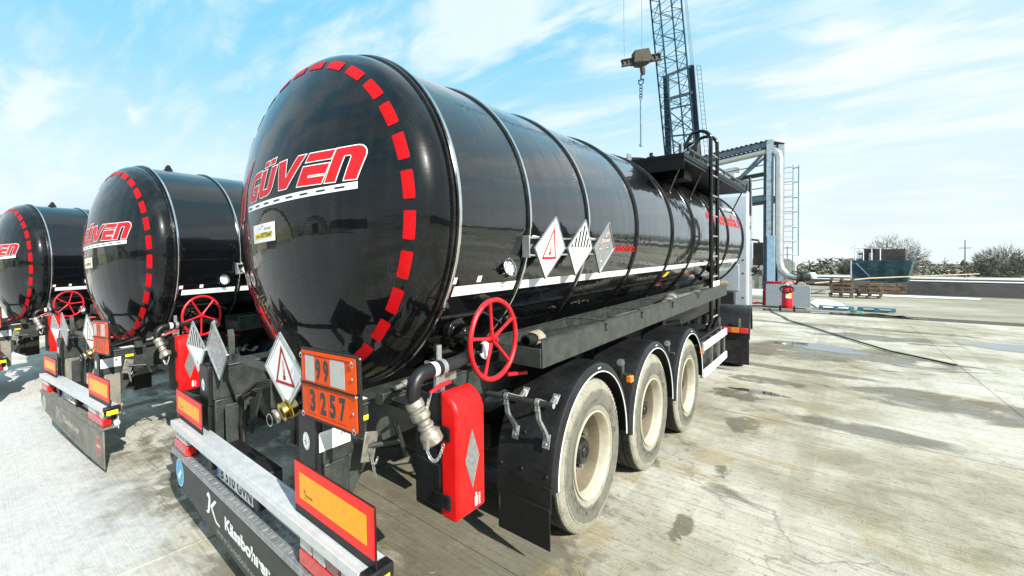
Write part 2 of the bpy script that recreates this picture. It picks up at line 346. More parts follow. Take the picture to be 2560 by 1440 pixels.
c = t.mix(t.ramp(n, 0.35, 0.65), (0.20, 0.19, 0.135), (0.36, 0.34, 0.27))
t.set(t.mix(t.math('MULTIPLY', t.ramp(n2_, 0.5, 0.7), 0.6), c, (0.10, 0.097, 0.07)), 0.92, 0, t.bump(n2_, 0.4, 0.05))
t = NT('puddle_water'); w = t.coord('World'); n = t.noise(w, 5, 3, 0.5)
t.set((0.05, 0.055, 0.05), 0.04, 0, t.bump(n, 0.06, 0.01), 0.6)
def M_(n): return MATS[n]

# ---------------------------------------------------------------- mesh helpers
class MB:
    def __init__(s): s.v = []; s.f = []; s.mi = []; s.cur = 0
    def add(s, vs, fs, mat=None):
        o = len(s.v); s.v += [tuple(x) for x in vs]
        m = s.cur if mat is None else mat
        for f in fs: s.f.append(tuple(o+i for i in f)); s.mi.append(m)
        return s
    def box(s, x0, x1, y0, y1, z0, z1, mat=None, rot=None, piv=None):
        vs = [Vector((x, y, z)) for x in (x0, x1) for y in (y0, y1) for z in (z0, z1)]
        if rot is not None:
            p = Vector(piv) if piv is not None else Vector(((x0+x1)/2, (y0+y1)/2, (z0+z1)/2))
            vs = [rot @ (q-p)+p for q in vs]
        return s.add(vs, [(0, 1, 3, 2), (4, 6, 7, 5), (0, 4, 5, 1), (2, 3, 7, 6), (0, 2, 6, 4), (1, 5, 7, 3)], mat)
    def bar(s, a, b, w, h=None, up=(0, 0, 1), mat=None):
        """square bar from a to b"""
        a, b = Vector(a), Vector(b); h = h or w; d = (b-a).normalized(); u = Vector(up)
        if abs(d.dot(u)) > 0.95: u = Vector((0, 1, 0)) if abs(d.y) < 0.9 else Vector((1, 0, 0))
        x = d.cross(u).normalized()*w/2; y = x.cross(d).normalized()*h/2
        vs = [p+i*x+j*y for p in (a, b) for i, j in ((-1, -1), (1, -1), (1, 1), (-1, 1))]
        return s.add(vs, [(0, 1, 2, 3), (7, 6, 5, 4), (0, 4, 5, 1), (1, 5, 6, 2), (2, 6, 7, 3), (3, 7, 4, 0)], mat)
    def cyl(s, a, b, r, r2=None, seg=16, mat=None, cap=True):
        a, b = Vector(a), Vector(b); r2 = r if r2 is None else r2; d = (b-a).normalized()
        u = Vector((0, 0, 1)) if abs(d.z) < 0.9 else Vector((1, 0, 0)); x = d.cross(u).normalized(); y = x.cross(d)
        vs = [p+(x*math.cos(i*2*PI/seg)+y*math.sin(i*2*PI/seg))*q for p, q in ((a, r), (b, r2)) for i in range(seg)]
        fs = [(i, i+seg, (i+1) % seg+seg, (i+1) % seg) for i in range(seg)]
        if cap: fs += [tuple(range(seg)), tuple(range(2*seg-1, seg-1, -1))]
        return s.add(vs, fs, mat)
    def tube(s, pts, r, seg=10, closed=False, mat=None, cap=True):
        pts = [Vector(p) for p in pts]; n = len(pts); rings = []; prev = None
        for i, p in enumerate(pts):
            if closed: d = pts[(i+1) % n]-pts[i-1]
            else: d = pts[min(i+1, n-1)]-pts[max(i-1, 0)]
            d.normalize()
            if prev is None:
                u = Vector((0, 0, 1)) if abs(d.z) < 0.9 else Vector((1, 0, 0)); x = d.cross(u).normalized()
            else: x = (prev-d*prev.dot(d)).normalized()
            prev = x; y = d.cross(x); rr = r[i] if isinstance(r, (list, tuple)) else r
            rings.append([p+(x*math.cos(k*2*PI/seg)+y*math.sin(k*2*PI/seg))*rr for k in range(seg)])
        vs = [q for g in rings for q in g]; fs = []
        for i in range(n if closed else n-1):
            a, b = i*seg, ((i+1) % n)*seg
            fs += [(a+k, a+(k+1) % seg, b+(k+1) % seg, b+k) for k in range(seg)]
        if not closed and cap: fs += [tuple(range(seg-1, -1, -1)), tuple(range((n-1)*seg, n*seg))]
        return s.add(vs, fs, mat)
    def lathe(s, prof, org=(0, 0, 0), axis=(0, 1, 0), seg=48, a0=0, a1=2*PI, mat=None):
        """prof = [(radius, distance along axis)]"""
        d = Vector(axis).normalized(); u = Vector((0, 0, 1)) if abs(d.z) < 0.9 else Vector((1, 0, 0))
        x = d.cross(u).normalized(); y = x.cross(d); o = Vector(org); full = abs(a1-a0-2*PI) < 1e-6
        m = seg if full else seg+1; vs = []
        for (r, h) in prof:
            for k in range(m):
                a = a0+(a1-a0)*k/seg; vs.append(o+d*h+(x*math.cos(a)+y*math.sin(a))*r)
        fs = []
        for i in range(len(prof)-1):
            for k in range(seg):
                k2 = (k+1) % m; fs.append((i*m+k, i*m+k2, (i+1)*m+k2, (i+1)*m+k))
        return s.add(vs, fs, mat)
    def prism(s, poly, plane, a, b, mat=None):
        """poly 2D; plane 'xz','yz','xy'; extruded a..b along the third axis"""
        def P(u, v, w): return {'xz': (u, w, v), 'yz': (w, u, v), 'xy': (u, v, w)}[plane]
        n = len(poly); vs = [P(u, v, a) for u, v in poly]+[P(u, v, b) for u, v in poly]
        fs = [tuple(range(n)), tuple(range(2*n-1, n-1, -1))]+[(i, i+n, (i+1) % n+n, (i+1) % n) for i in range(n)]
        return s.add(vs, fs, mat)
    def sphere(s, c, r, seg=12, rings=8, sc=(1, 1, 1), mat=None):
        vs = []; fs = []
        for i in range(rings+1):
            t = PI*i/rings
            for k in range(seg):
                a = 2*PI*k/seg; vs.append((c[0]+r*sc[0]*math.sin(t)*math.cos(a), c[1]+r*sc[1]*math.sin(t)*math.sin(a), c[2]+r*sc[2]*math.cos(t)))
        for i in range(rings):
            for k in range(seg): fs.append((i*seg+k, (i+1)*seg+k, (i+1)*seg+(k+1) % seg, i*seg+(k+1) % seg))
        return s.add(vs, fs, mat)
    def mesh(s, name, mats, ang=35):
        me = bpy.data.meshes.new(name); me.from_pydata(s.v, [], s.f)
        for m in (mats if isinstance(mats, (list, tuple)) else [mats]): me.materials.append(M_(m) if isinstance(m, str) else m)
        if any(s.mi): me.polygons.foreach_set('material_index', s.mi)
        bm = bmesh.new(); bm.from_mesh(me); bmesh.ops.recalc_face_normals(bm, faces=bm.faces); bm.to_mesh(me); bm.free()
        me.polygons.foreach_set('use_smooth', [True]*len(me.polygons))
        me.set_sharp_from_angle(angle=R_(ang)); me.update()
        return me
    def build(s, name, mats, parent=None, bev=0.0, ang=35, loc=None, rot=None, **tags):
        return link(name, s.mesh(name, mats, ang), parent, bev, loc, rot, **tags)

def link(name, me, parent=None, bev=0.0, loc=None, rot=None, **tags):
    o = bpy.data.objects.new(name, me); COL.objects.link(o)
    if parent is not None: o.parent = parent
    if loc is not None: o.location = loc
    if rot is not None: o.rotation_euler = rot
    if bev:
        b = o.modifiers.new('edge', 'BEVEL'); b.width = bev; b.segments = 2; b.limit_method = 'ANGLE'; b.angle_limit = R_(40)
    for k, v in tags.items(): o[k] = v
    return o
def empty(name, loc=(0, 0, 0), rot=(0, 0, 0), parent=None, **tags):
    return link(name, None, parent, 0, loc, rot, **tags)
def copy_tree(o, parent=None):
    c = o.copy(); COL.objects.link(c); c.parent = parent
    for ch in list(o.children): copy_tree(ch, c)
    return c

FONT_CACHE = {}
def text_mesh(txt, size=1.0, bold=0.0, shear=0.0, depth=0.0, sx=1.0, spacing=1.0, align='LEFT'):
    """lettering as mesh data in the XY plane"""
    key = (txt, bold, shear, spacing, align)
    if key not in FONT_CACHE:
        cu = bpy.data.curves.new('lettering', 'FONT'); cu.body = txt; cu.size = 1; cu.offset = bold; cu.shear = shear
        cu.space_character = spacing; cu.align_x = align; cu.resolution_u = 3; cu.fill_mode = 'FRONT'
        ob = bpy.data.objects.new('lettering', cu); COL.objects.link(ob)
        dg = bpy.context.evaluated_depsgraph_get(); me = bpy.data.meshes.new_from_object(ob.evaluated_get(dg))
        FONT_CACHE[key] = ([tuple(v.co) for v in me.vertices], [tuple(p.vertices) for p in me.polygons])
        bpy.data.objects.remove(ob); bpy.data.curves.remove(cu); bpy.data.meshes.remove(me)
    vs, fs = FONT_CACHE[key]
    return [(x*size*sx, y*size) for x, y, z in vs], fs
def put_text(txt, fn, name, mat, parent, fit=None, size=0.1, bold=0.0, shear=0.0, spacing=1.0, cuts=0, **tags):
    """fn maps (u, v) -> xyz; fit = (width, height) scales the text to that size, origin lower left"""
    vs, fs = text_mesh(txt, 1, bold, shear, 0, 1, spacing)
    x0 = min(v[0] for v in vs); x1 = max(v[0] for v in vs); y0 = min(v[1] for v in vs); y1 = max(v[1] for v in vs)
    if fit: sx, sy = fit[0]/(x1-x0), fit[1]/(y1-y0)
    else: sx = sy = size
    vs2 = [((a-x0)*sx, (b-y0)*sy) for a, b in vs]
    m = MB(); m.add([fn(a, b) for a, b in vs2], fs)
    return m.build(name, mat, parent, ang=180, **tags)
def inset_poly(poly, d):
    """offset a simple polygon outward by d (miter)"""
    n = len(poly); area = sum(poly[i][0]*poly[(i+1) % n][1]-poly[(i+1) % n][0]*poly[i][1] for i in range(n)); s = 1 if area > 0 else -1
    out = []
    for i in range(n):
        p0, p1, p2 = Vector(poly[i-1]), Vector(poly[i]), Vector(poly[(i+1) % n])
        e1 = (p1-p0).normalized(); e2 = (p2-p1).normalized()
        n1 = Vector((e1.y, -e1.x))*s; n2 = Vector((e2.y, -e2.x))*s; b = (n1+n2)
        if b.length < 1e-6: b = n1
        b.normalize(); k = min(1/max(b.dot(n1), 0.3), 2.2); out.append((p1.x+b.x*d*k, p1.y+b.y*d*k))
    return out
def decal(polys, fn, name, mat, parent, maxlen=0.05, thick=0.0, **tags):
    """flat polygons (u, v) subdivided and wrapped on a surface by fn"""
    bm = bmesh.new()
    for poly in polys:
        vs = [bm.verts.new((u, v, 0)) for u, v in poly]; bm.faces.new(vs)
    bm.normal_update(); bmesh.ops.triangulate(bm, faces=bm.faces[:], ngon_method='BEAUTY')
    for _ in range(6):
        es = [e for e in bm.edges if e.calc_length() > maxlen]
        if not es: break
        bmesh.ops.subdivide_edges(bm, edges=es, cuts=1); bmesh.ops.triangulate(bm, faces=bm.faces[:])
    for v in bm.verts: v.co = Vector(fn(v.co.x, v.co.y))
    me = bpy.data.meshes.new(name); bm.to_mesh(me); bm.free(); me.materials.append(M_(mat))
    me.polygons.foreach_set('use_smooth', [True]*len(me.polygons))
    return link(name, me, parent, **tags)
def circ_poly(cx, cy, r, n=28, ry=None): return [(cx+r*math.cos(2*PI*i/n), cy+(ry or r)*math.sin(2*PI*i/n)) for i in range(n)]
def rrect(x0, x1, y0, y1, r, n=4):
    out = []
    for cx, cy, a in ((x1-r, y1-r, 0), (x0+r, y1-r, 90), (x0+r, y0+r, 180), (x1-r, y0+r, 270)):
        out += [(cx+r*math.cos(R_(a+90*k/n)), cy+r*math.sin(R_(a+90*k/n))) for k in range(n+1)]
    return out

# ================================================================ tanker trailer
TILT = R_(2.187)
TR, TZ, TY = 1.0466, 2.079, 0.738              # tank radius, axis height, rear seam
TYF = 9.72
def dome_profile():
    Rc, rk, cyl = 1.9, 0.22, 0.035
    s = math.asin((TR-rk)/(Rc-rk)); out = [(TR, 0.0)]
    for i in range(15):
        a = PI/2+(s-PI/2)*i/14; out.append((TR-rk+rk*math.sin(a), cyl+rk*math.cos(a)))
    yc = cyl+rk*math.cos(s)-Rc*math.cos(s)
    for i in range(1, 41):
        a = s*(1-i/40); out.append((Rc*math.sin(a), yc+Rc*math.cos(a)))
    return out
DP = dome_profile()
def dome_depth(r):
    for (r1, h1), (r0, h0) in zip(DP, DP[1:]):
        if r0 <= r <= r1: return h0 if r1 == r0 else h0+(h1-h0)*(r-r0)/(r1-r0)
    return 0.0
def on_dome(x, z, off=0.004): return (x, TY-dome_depth(math.hypot(x, z-TZ))-off, z)
def on_side(y, z, off=0.003):
    r = TR+off; return (math.sqrt(max(r*r-(z-TZ)**2, 0)), y, z)
def frame3(o, U, V):
    o, U, V = Vector(o), Vector(U).normalized(), Vector(V).normalized(); N = U.cross(V).normalized()
    return lambda u, v, w=0.0: tuple(o+U*u+V*v+N*w)
def add_text(m, txt, fn, fit, mat, org=(0, 0), bold=0.0, shear=0.0, spacing=1.0, w=0.0):
    vs, fs = text_mesh(txt, 1, bold, shear, 0, 1, spacing)
    x0 = min(v[0] for v in vs); x1 = max(v[0] for v in vs); y0 = min(v[1] for v in vs); y1 = max(v[1] for v in vs)
    sx = fit[0]/(x1-x0); sy = fit[1]/(y1-y0)
    m.add([fn(org[0]+(a-x0)*sx, org[1]+(b-y0)*sy, w) for a, b in vs], fs, mat)
def add_poly(m, poly, fn, mat, w=0.0): m.add([fn(u, v, w) for u, v in poly], [tuple(range(len(poly)))], mat)
def add_slab(m, poly, fn, w0, w1, mat):
    n = len(poly); vs = [fn(u, v, w0) for u, v in poly]+[fn(u, v, w1) for u, v in poly]
    m.add(vs, [tuple(range(n)), tuple(range(2*n-1, n-1, -1))]+[(i, i+n, (i+1) % n+n, (i+1) % n) for i in range(n)], mat)
def multi_decal(layers, fn, name, mats, parent, maxlen=0.05, **tags):
    """layers = [(polys, material index, offset)] wrapped on a surface into one mesh"""
    vs_all, fs_all, mi = [], [], []
    for polys, k, off in layers:
        bm = bmesh.new()
        for poly in polys: bm.faces.new([bm.verts.new((u, v, 0)) for u, v in poly])
        bm.normal_update(); bmesh.ops.triangulate(bm, faces=bm.faces[:])
        for _ in range(6):
            es = [e for e in bm.edges if e.calc_length() > maxlen]
            if not es: break
            bmesh.ops.subdivide_edges(bm, edges=es, cuts=1); bmesh.ops.triangulate(bm, faces=bm.faces[:])
        bm.verts.index_update(); o = len(vs_all)
        vs_all += [tuple(fn(v.co.x, v.co.y, off)) for v in bm.verts]
        fs_all += [tuple(o+v.index for v in f.verts) for f in bm.faces]; mi += [k]*len(bm.faces); bm.free()
    m = MB(); m.v, m.f, m.mi = vs_all, fs_all, mi
    return m.build(name, mats, parent, ang=180, **tags)
def text_polys_layer(m, txt, fn, fit, org, mat, off, **k):
    add_text(m, txt, lambda u, v, w=0: fn(u, v, off), fit, mat, org, **k)

def hazard_placard(parent, o, U, V, half, kind, label):
    fn = frame3(o, U, V); m = MB(); D = lambda h: [(-h, 0), (0, -h), (h, 0), (0, h)]
    add_slab(m, D(half), fn, -0.004, 0.0, 1)
    if kind != 'blank':
        add_slab(m, D(half-0.012), fn, 0.0, 0.002, 0)
        for a, b in ((0, 1), (1, 2), (2, 3), (3, 0)):
            pa, pb = D(half-0.004)[a], D(half-0.004)[b]; m.bar(fn(*pa, 0.002), fn(*pb, 0.002), 0.008, 0.006, mat=1)
        dd = half-0.030
        for a, b in ((0, 1), (1, 2), (2, 3), (3, 0)):
            pa, pb = Vector(D(dd)[a]), Vector(D(dd)[b]); i = (pb-pa).normalized(); q = Vector((-i.y, i.x))*0.0013
            add_poly(m, [tuple(pa-q), tuple(pb-q), tuple(pb+q), tuple(pa+q)], fn, 2, 0.0035)
    if kind == 'thermometer':
        s = half/0.205; T = [(-0.078*s, -0.060*s), (0.078*s, -0.060*s), (0, 0.112*s)]
        big, small = inset_poly(T, 0.012*s), inset_poly(T, -0.003*s)
        for i in range(3):
            j = (i+1) % 3; add_poly(m, [big[i], big[j], small[j], small[i]], fn, 3, 0.0035)
        add_poly(m, circ_poly(0, -0.034*s, 0.014*s), fn, 3, 0.0035)
        add_poly(m, rrect(-0.0055*s, 0.0055*s, -0.03*s, 0.055*s, 0.004*s), fn, 3, 0.0035)
        add_poly(m, rrect(-0.0025*s, 0.0025*s, 0.0, 0.050*s, 0.002*s), fn, 0, 0.0042)
        for k in range(5): add_poly(m, [(0.006*s, (-.012+k*.006)*s), (0.013*s, (-.012+k*.006)*s), (0.013*s, (-.0098+k*.006)*s), (0.006*s, (-.0098+k*.006)*s)], fn, 3, 0.0035)
    if kind == 'striped':
        hh = half-0.034
        for k in range(-3, 4):
            x0, x1 = k*0.047*half/0.2-0.0120, k*0.047*half/0.2+0.0120; top0, top1 = hh-abs(x0), hh-abs(x1)
            if min(top0, top1) > 0.005: add_poly(m, [(x0, 0.004), (x1, 0.004), (x1, top1), (x0, top0)], fn, 2, 0.0035)
        add_text(m, '9', fn, (0.016, 0.026), 2, (-0.008, -half+0.062), bold=0.02, w=0.0035)
    if kind == 'blank':
        for a, b in ((0, 1), (1, 2), (2, 3), (3, 0)):
            pa, pb = D(half-0.004)[a], D(half-0.004)[b]; m.bar(fn(*pa, 0.003), fn(*pb, 0.003), 0.008, 0.008, mat=1)
        for u, v in ((0, .09), (-.07, -.01), (.07, .0), (0, -.11), (0.05, .05), (-.05, .06)):
            m.cyl(fn(u, v, -0.001), fn(u, v, 0.004), 0.011, 0.008, 12, 1)
        add_poly(m, [(-0.10, .035), (0.06, .055), (0.09, .075), (-0.06, .065)], fn, 4, 0.0015)
        add_poly(m, [(-0.02, .105), (0.05, .11), (0.045, .13), (-0.015, .122)], fn, 4, 0.0015)
    pts = [fn(*q, 0.004) for q in D(half)]
    m.cyl(fn(half-0.004, 0, -0.006), fn(half-0.004, 0, 0.010), 0.006, seg=8, mat=1)
    mats = ['sign_white' if kind != 'blank' else 'sign_blank', 'galvanised', 'decal_black', 'decal_red', 'pink_smear']
    return m.build('hazard_placard', mats, parent, label=label)

def build_trailer(label, main=True):
    root = empty('tanker_trailer', (0, 0, 0), (TILT, 0, 0), label=label, category='tanker trailer', group='black tanker trailers parked side by side')
    # ---- tank
    m = MB(); m.lathe([(TR, 0), (TR, 0.002)]+[(TR, k*(TYF-TY)/24) for k in range(1, 25)], (0, TY, TZ), (0, 1, 0), 128)
    m.build('tank_shell', 'tank_side_black', root)
    m = MB(); m.lathe([(r, -h) for r, h in DP], (0, TY, TZ), (0, 1, 0), 128)
    dish = m.build('rear_dish', 'tank_black', root, ang=60)
    m = MB(); m.lathe([(r, h) for r, h in DP], (0, TYF, TZ), (0, 1, 0), 64); m.build('front_dish', 'tank_black', root, ang=60)
    m = MB(); m.lathe([(TR-.004, -.028), (TR+.012, -.026), (TR+.015, -.015), (TR+.012, -.006), (TR+.002, -.005), (TR+.002, .001), (TR+.016, .002), (TR+.021, .010), (TR+.021, .026), (TR+.014, .034), (TR-.004, .036)], (0, TY, TZ), (0, 1, 0), 128)
    m.build('rear_seam_band', 'gloss_black', root, ang=30)
    m = MB(); m.lathe([(TR+.0215, .009), (TR+.025, .013), (TR+.025, .025), (TR+.0215, .029)], (0, TY, TZ), (0, 1, 0), 128)
    m.build('chrome_trim', 'chrome', root)
    ribs = [1.459, 2.333, 3.454, 4.659, 5.675, 6.947, 8.057, 9.60]
    for y in ribs:
        m = MB(); m.lathe([(TR-.004, -.024), (TR+.008, -.022), (TR+.015, -.010), (TR+.015, .010), (TR+.008, .022), (TR-.004, .024)], (0, y, TZ), (0, 1, 0), 128)
        m.lathe([(TR+.0152, -.008), (TR+.0195, -.005), (TR+.0195, .005), (TR+.0152, .008)], (0, y, TZ), (0, 1, 0), 128, mat=1)
        m.build('stiffening_ring', ['gloss_black', 'gloss_black' if y > 2.5 else 'chrome'], root)
    # white reflective line between the rings
    ends = [TY+.04]+ribs+[TYF]
    for a, b in zip(ends, ends[1:]):
        if b-a < .2: continue
        decal([[(a+.035, 1.631), (b-.035, 1.631), (b-.035, 1.686), (a+.035, 1.686)]], on_side, 'side_stripe', 'decal_white', root, 0.3)
        decal([[(-(a+.035), 1.628), (-(b-.035), 1.628), (-(b-.035), 1.690), (-(a+.035), 1.690)]], lambda u, v: (-on_side(-u, v)[0], -u, v), 'side_stripe', 'decal_white', root, 0.3)
    for y in (.80, 1.02): decal([[(y-.02, 1.70), (y+.02, 1.70), (y+.02, 1.735), (y-.02, 1.735)]], on_side, 'inspection_tag', 'decal_white', root, .1)
    decal([[(4.78, 1.545), (4.92, 1.545), (5.0, 1.605), (4.86, 1.605)]], on_side, 'yellow_sticker', 'decal_yellow', root, .1)
    put_text('Kässbohrer', lambda u, v: on_side(2.70+u, 1.855+v), 'side_lettering', 'lens_red' if 0 else 'decal_red', root, (0.84, .072), bold=.03, shear=.25)
    put_text('güvenasfalt', lambda u, v: on_side(6.50+u, 2.20+v), 'side_lettering', 'decal_red', root, (3.0, .30), bold=.02, shear=.25)
    # lifting lug on top
    m = MB(); m.prism([(1.03, 3.10), (1.21, 3.10), (1.14, 3.22), (1.11, 3.22)], 'yz', -.012, .012); m.build('lifting_lug', 'gloss_black', root, .003)
    # retro-reflective strips round the dish
    for k in range(30):
        a0 = R_(12.0*k+7.4-4.25); a1 = a0+R_(8.5); c = (a0+a1)/2; L = 0.0705; W = 0.0255
        ct, st = math.cos(c), math.sin(c)
        fn = lambda u, v, off=0.004: on_dome((.945+v)*math.cos(c-u/.945), TZ+(.945+v)*math.sin(c-u/.945), .0035)
        decal([rrect(-L, L, -W, W, .008)], fn, 'reflective_strip', 'decal_red', dish, .03)
    # lettering G U-umlaut V E n
    def sh(poly, x0, w, z0=2.243, h=.178): return [(x0+u*w+v*.052, z0+v*h-(x0+u*w < .15)*(.15-(x0+u*w))*.10) for u, v in poly]
    Q = [0, .25, .5, .75, 1]
    def arc(cx, cy, rx, ry, a0, a1, n=6): return [(cx+rx*math.cos(R_(a0+(a1-a0)*i/n)), cy+ry*math.sin(R_(a0+(a1-a0)*i/n))) for i in range(n+1)]
    G = [(1, .97)]+arc(.38, .62, .38, .36, 90, 180)+arc(.38, .36, .38, .36, 180, 270)+[(.95, 0), (.95, .50), (.50, .50), (.50, .36), (.62, .36), (.62, .22)]+arc(.45, .36, .12, .14, 270, 180, 3)+arc(.45, .62, .12, .16, 180, 90, 3)+[(1, .78)]
    Uu = [(0, .92), (0, .28)]+arc(.30, .28, .30, .28, 180, 270)+arc(.70, .28, .30, .28, 270, 360)+[(1, .92), (.66, .92), (.66, .22), (.34, .22), (.34, .92)]
    V = [(-.02, .95), (.30, 0), (.66, 0), (1.10, .97), (.80, .97), (.50, .33), (.33, .95)]
    E1 = [(.10, .72), (1, .72), (1.05, .97), (.15, .97)]
    E2 = [(0, 0), (.93, 0), (.96, .22), (.34, .22), (.36, .30), (.97, .30), (1, .58), (.05, .58)]
    N = [(0, 0), (.04, .98), (.62, 1.0)]+arc(.66, .66, .34, .34, 85, 0)+[(.97, .02), (.60, .02), (.60, .68), (.56, .75), (.37, .75), (.34, 0)]
    letters = [('G', [sh(G, -.290, .138)]), ('U', [sh(Uu, -.136, .172), sh([(.08, 1.03), (.38, 1.03), (.38, 1.20), (.08, 1.20)], -.136, .172), sh([(.50, 1.03), (.80, 1.03), (.80, 1.20), (.50, 1.20)], -.136, .172)]),
               ('V', [sh(V, .058, .212)]), ('E', [sh(E1, .290, .198), sh(E2, .290, .198)]), ('n', [sh(N, .495, .196)])]
    fnd = lambda u, v, off: on_dome(u, v, off)
    for _, ps in letters:
        multi_decal([([inset_poly(p, .0055) for p in ps], 0, .0030), (ps, 1, .0042)], fnd, 'letter', ['decal_white', 'letter_red'], dish)
    roads = [[(-.325, 2.470), (-.300, 2.500), (-.375, 2.30), (-.400, 2.115), (-.455, 2.105), (-.430, 2.28)],
             [(-.378, 2.430), (-.358, 2.450), (-.470, 2.25), (-.505, 2.090), (-.585, 2.060), (-.520, 2.26)]]
    for rp in roads: multi_decal([([inset_poly(rp, .005)], 0, .003), ([rp], 1, .0042)], fnd, 'road_emblem', ['decal_white', 'letter_red'], dish)
    rz = lambda x: 2.163+(x+.306)*.052
    n_ = 10; up = [(-.306+i*1.0/n_, rz(-.306+i*1.0/n_)+.018) for i in range(n_+1)]; lo = [(x, z-.036) for x, z in reversed(up)]
    quads = [[up[i], up[i+1], (up[i+1][0], up[i+1][1]-.036), (up[i][0], up[i][1]-.036)] for i in range(n_)]
    dashes = [[(x, rz(x)-.005), (x+.062, rz(x+.062)-.005), (x+.062, rz(x+.062)+.005), (x, rz(x)+.005)] for x in [-.29+.1215*i for i in range(8)]]
    multi_decal([(quads, 0, .003), (dashes, 1, .0042)], fnd, 'road_underline', ['decal_white', 'decal_black'], dish)
    # hotline sticker
    m = MB(); q = lambda u, v, w=0: on_dome(-.212+u, 1.940+v+u*.06, .0035+w)
    st = multi_decal([([[(-.212, 1.94), (.083, 1.955), (.088, 2.067), (-.207, 2.052)]], 0, .0035), ([[(-.180, 1.968), (.055, 1.980), (.057, 2.012), (-.178, 2.000)]], 1, .0045)], fnd, 'hotline_sticker', ['decal_white', 'decal_yellow'], dish)
    m = MB(); add_text(m, '52772647', lambda u, v, w: on_dome(-.095+u, 1.975+v+u*.05, .0055), (.145, .028), 0, bold=.03)
    add_text(m, '00 800', lambda u, v, w: on_dome(-.170+u, 1.973+v+u*.05, .0055), (.065, .016), 0, bold=.01)
    add_text(m, 'HOTLINE', lambda u, v, w: on_dome(-.045+u, 2.020+v+u*.05, .0055), (.085, .015), 0)
    m.build('sticker_print', 'decal_black', dish, ang=180)
    m = MB(); add_text(m, 'GÜVEN', lambda u, v, w: on_dome(-.135+u, 2.024+v+u*.05, .0055), (.05, .010), 0)
    add_poly(m, [(-.08, 2.04), (-.06, 2.041), (-.065, 2.055)], lambda u, v, w: on_dome(u, v, .0055), 0); m.build('sticker_print', 'decal_red', dish, ang=180)
    for cx_s, cz_s, tx in ((-.360, 1.710, '90'), (-.490, 1.702, '70'), (-.615, 1.692, '60')):
        o = multi_decal([([circ_poly(cx_s, cz_s, .056)], 0, .003), ([circ_poly(cx_s, cz_s, .054)], 1, .0038), ([circ_poly(cx_s, cz_s, .045)], 0, .0046)], fnd, 'speed_sticker', ['decal_white', 'decal_red'], dish)
        m = MB(); add_text(m, tx, lambda u, v, w: on_dome(cx_s-.030+u, cz_s-.023+v, .0055), (.060, .046), 0, bold=.02); m.build('speed_number', 'decal_black', dish, ang=180)

    # ---- chassis rails, posts, gussets
    for sx, x0, x1 in ((1, .56, .72), (-1, -.76, -.60)):
        m = MB(); m.box(x0+.004, x1, .15, 9.2, .885, 1.105); m.box(x0-.01, x1+.012, .15, 9.2, 1.105, 1.117)
        m.prism([(.30, .885), (.47, .885), (.30, .66)], 'yz', x1-.014, x1-.004)
        m.prism([(.30, .885), (.47, .885), (.30, .66)], 'yz', x0+.010, x0+.020)
        beam = m.build('chassis_rail', 'frame_grey_black', root, .006)
        m = MB(); m.box(x0+.012, x1-.004, .16, .30, .46, .883); m.build('rear_post', 'frame_grey_black', root, .008)
        m = MB(); m.box(x0-.002, x1-.010, .118, .152, .845, 1.118); m.box(x0+.01, x1-.02, .119, .15, .60, .845)
        cap = m.build('rail_end_cap', 'black_plastic', root, .006)
        xc = (x0+x1)/2-.01; fe = lambda u, v, w=0: (xc+u, .1165-w, .985+v); m = MB()
        add_poly(m, circ_poly(0, 0, .030, 24, .042), fe, 0); add_poly(m, circ_poly(0, 0, .026, 24, .037), fe, 1, .0008)
        add_poly(m, circ_poly(0, 0, .0245, 24, .035), fe, 0, .0016)
        for u0, v0, v1 in ((.0018, 0, .026),): add_poly(m, [(-u0, v0), (u0, v0), (u0, v1), (-u0, v1)], fe, 1, .0024)
        for k, h in enumerate((.016, .011, .006)): add_poly(m, [(-h, -.002-k*.009), (h, -.002-k*.009), (h, .001-k*.009), (-h, .001-k*.009)], fe, 1, .0024)
        m.build('earth_symbol', ['decal_white', 'decal_black'], cap, ang=180)
    # printed plate and yellow tape on the rail's side
    fs = lambda u, v, w=0: (.7215+w, .128+u, .952+v); m = MB()
    add_poly(m, [(0, 0), (.178, 0), (.178, .092), (0, .092)], fs, 0)
    for k in range(9): add_poly(m, [(.008, .008+k*.0078), (.062, .008+k*.0078), (.062, .0088+k*.0078), (.008, .0088+k*.0078)], fs, 1, .0008); add_poly(m, [(.066, .008+k*.0078), (.105, .008+k*.0078), (.105, .0088+k*.0078), (.066, .0088+k*.0078)], fs, 1, .0008)
    add_text(m, 'K', fs, (.036, .034), 2, (.122, .050), bold=.03, shear=.3, w=.0008); add_text(m, 'Kässbohrer', fs, (.055, .009), 2, (.114, .034), bold=.01, shear=.2, w=.0008)
    for k in range(3): add_poly(m, [(.125, .024-k*.006), (.160, .024-k*.006), (.160, .0246-k*.006), (.125, .0246-k*.006)], fs, 1, .0008)
    m.build('data_label', ['decal_white', 'print_grey', 'decal_black'], root, ang=180)
    m = MB(); m.box(.721, .7228, .345, .420, 1.028, 1.052); m.build('yellow_tape', 'decal_yellow', root)
    m = MB(); m.box(.60, .68, .33, .45, 1.1175, 1.119); m.build('inspection_tag', 'decal_white', root)
    # cross members between the rails and dark running gear underneath
    for y in (1.15, 2.7, 4.0, 5.4, 7.2):
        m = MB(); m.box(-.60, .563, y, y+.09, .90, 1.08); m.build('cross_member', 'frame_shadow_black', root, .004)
    m = MB(); m.box(-.56, .50, 1.32, 1.42, .38, 1.0); m.build('mud_screen', 'black_rubber', root, .01)
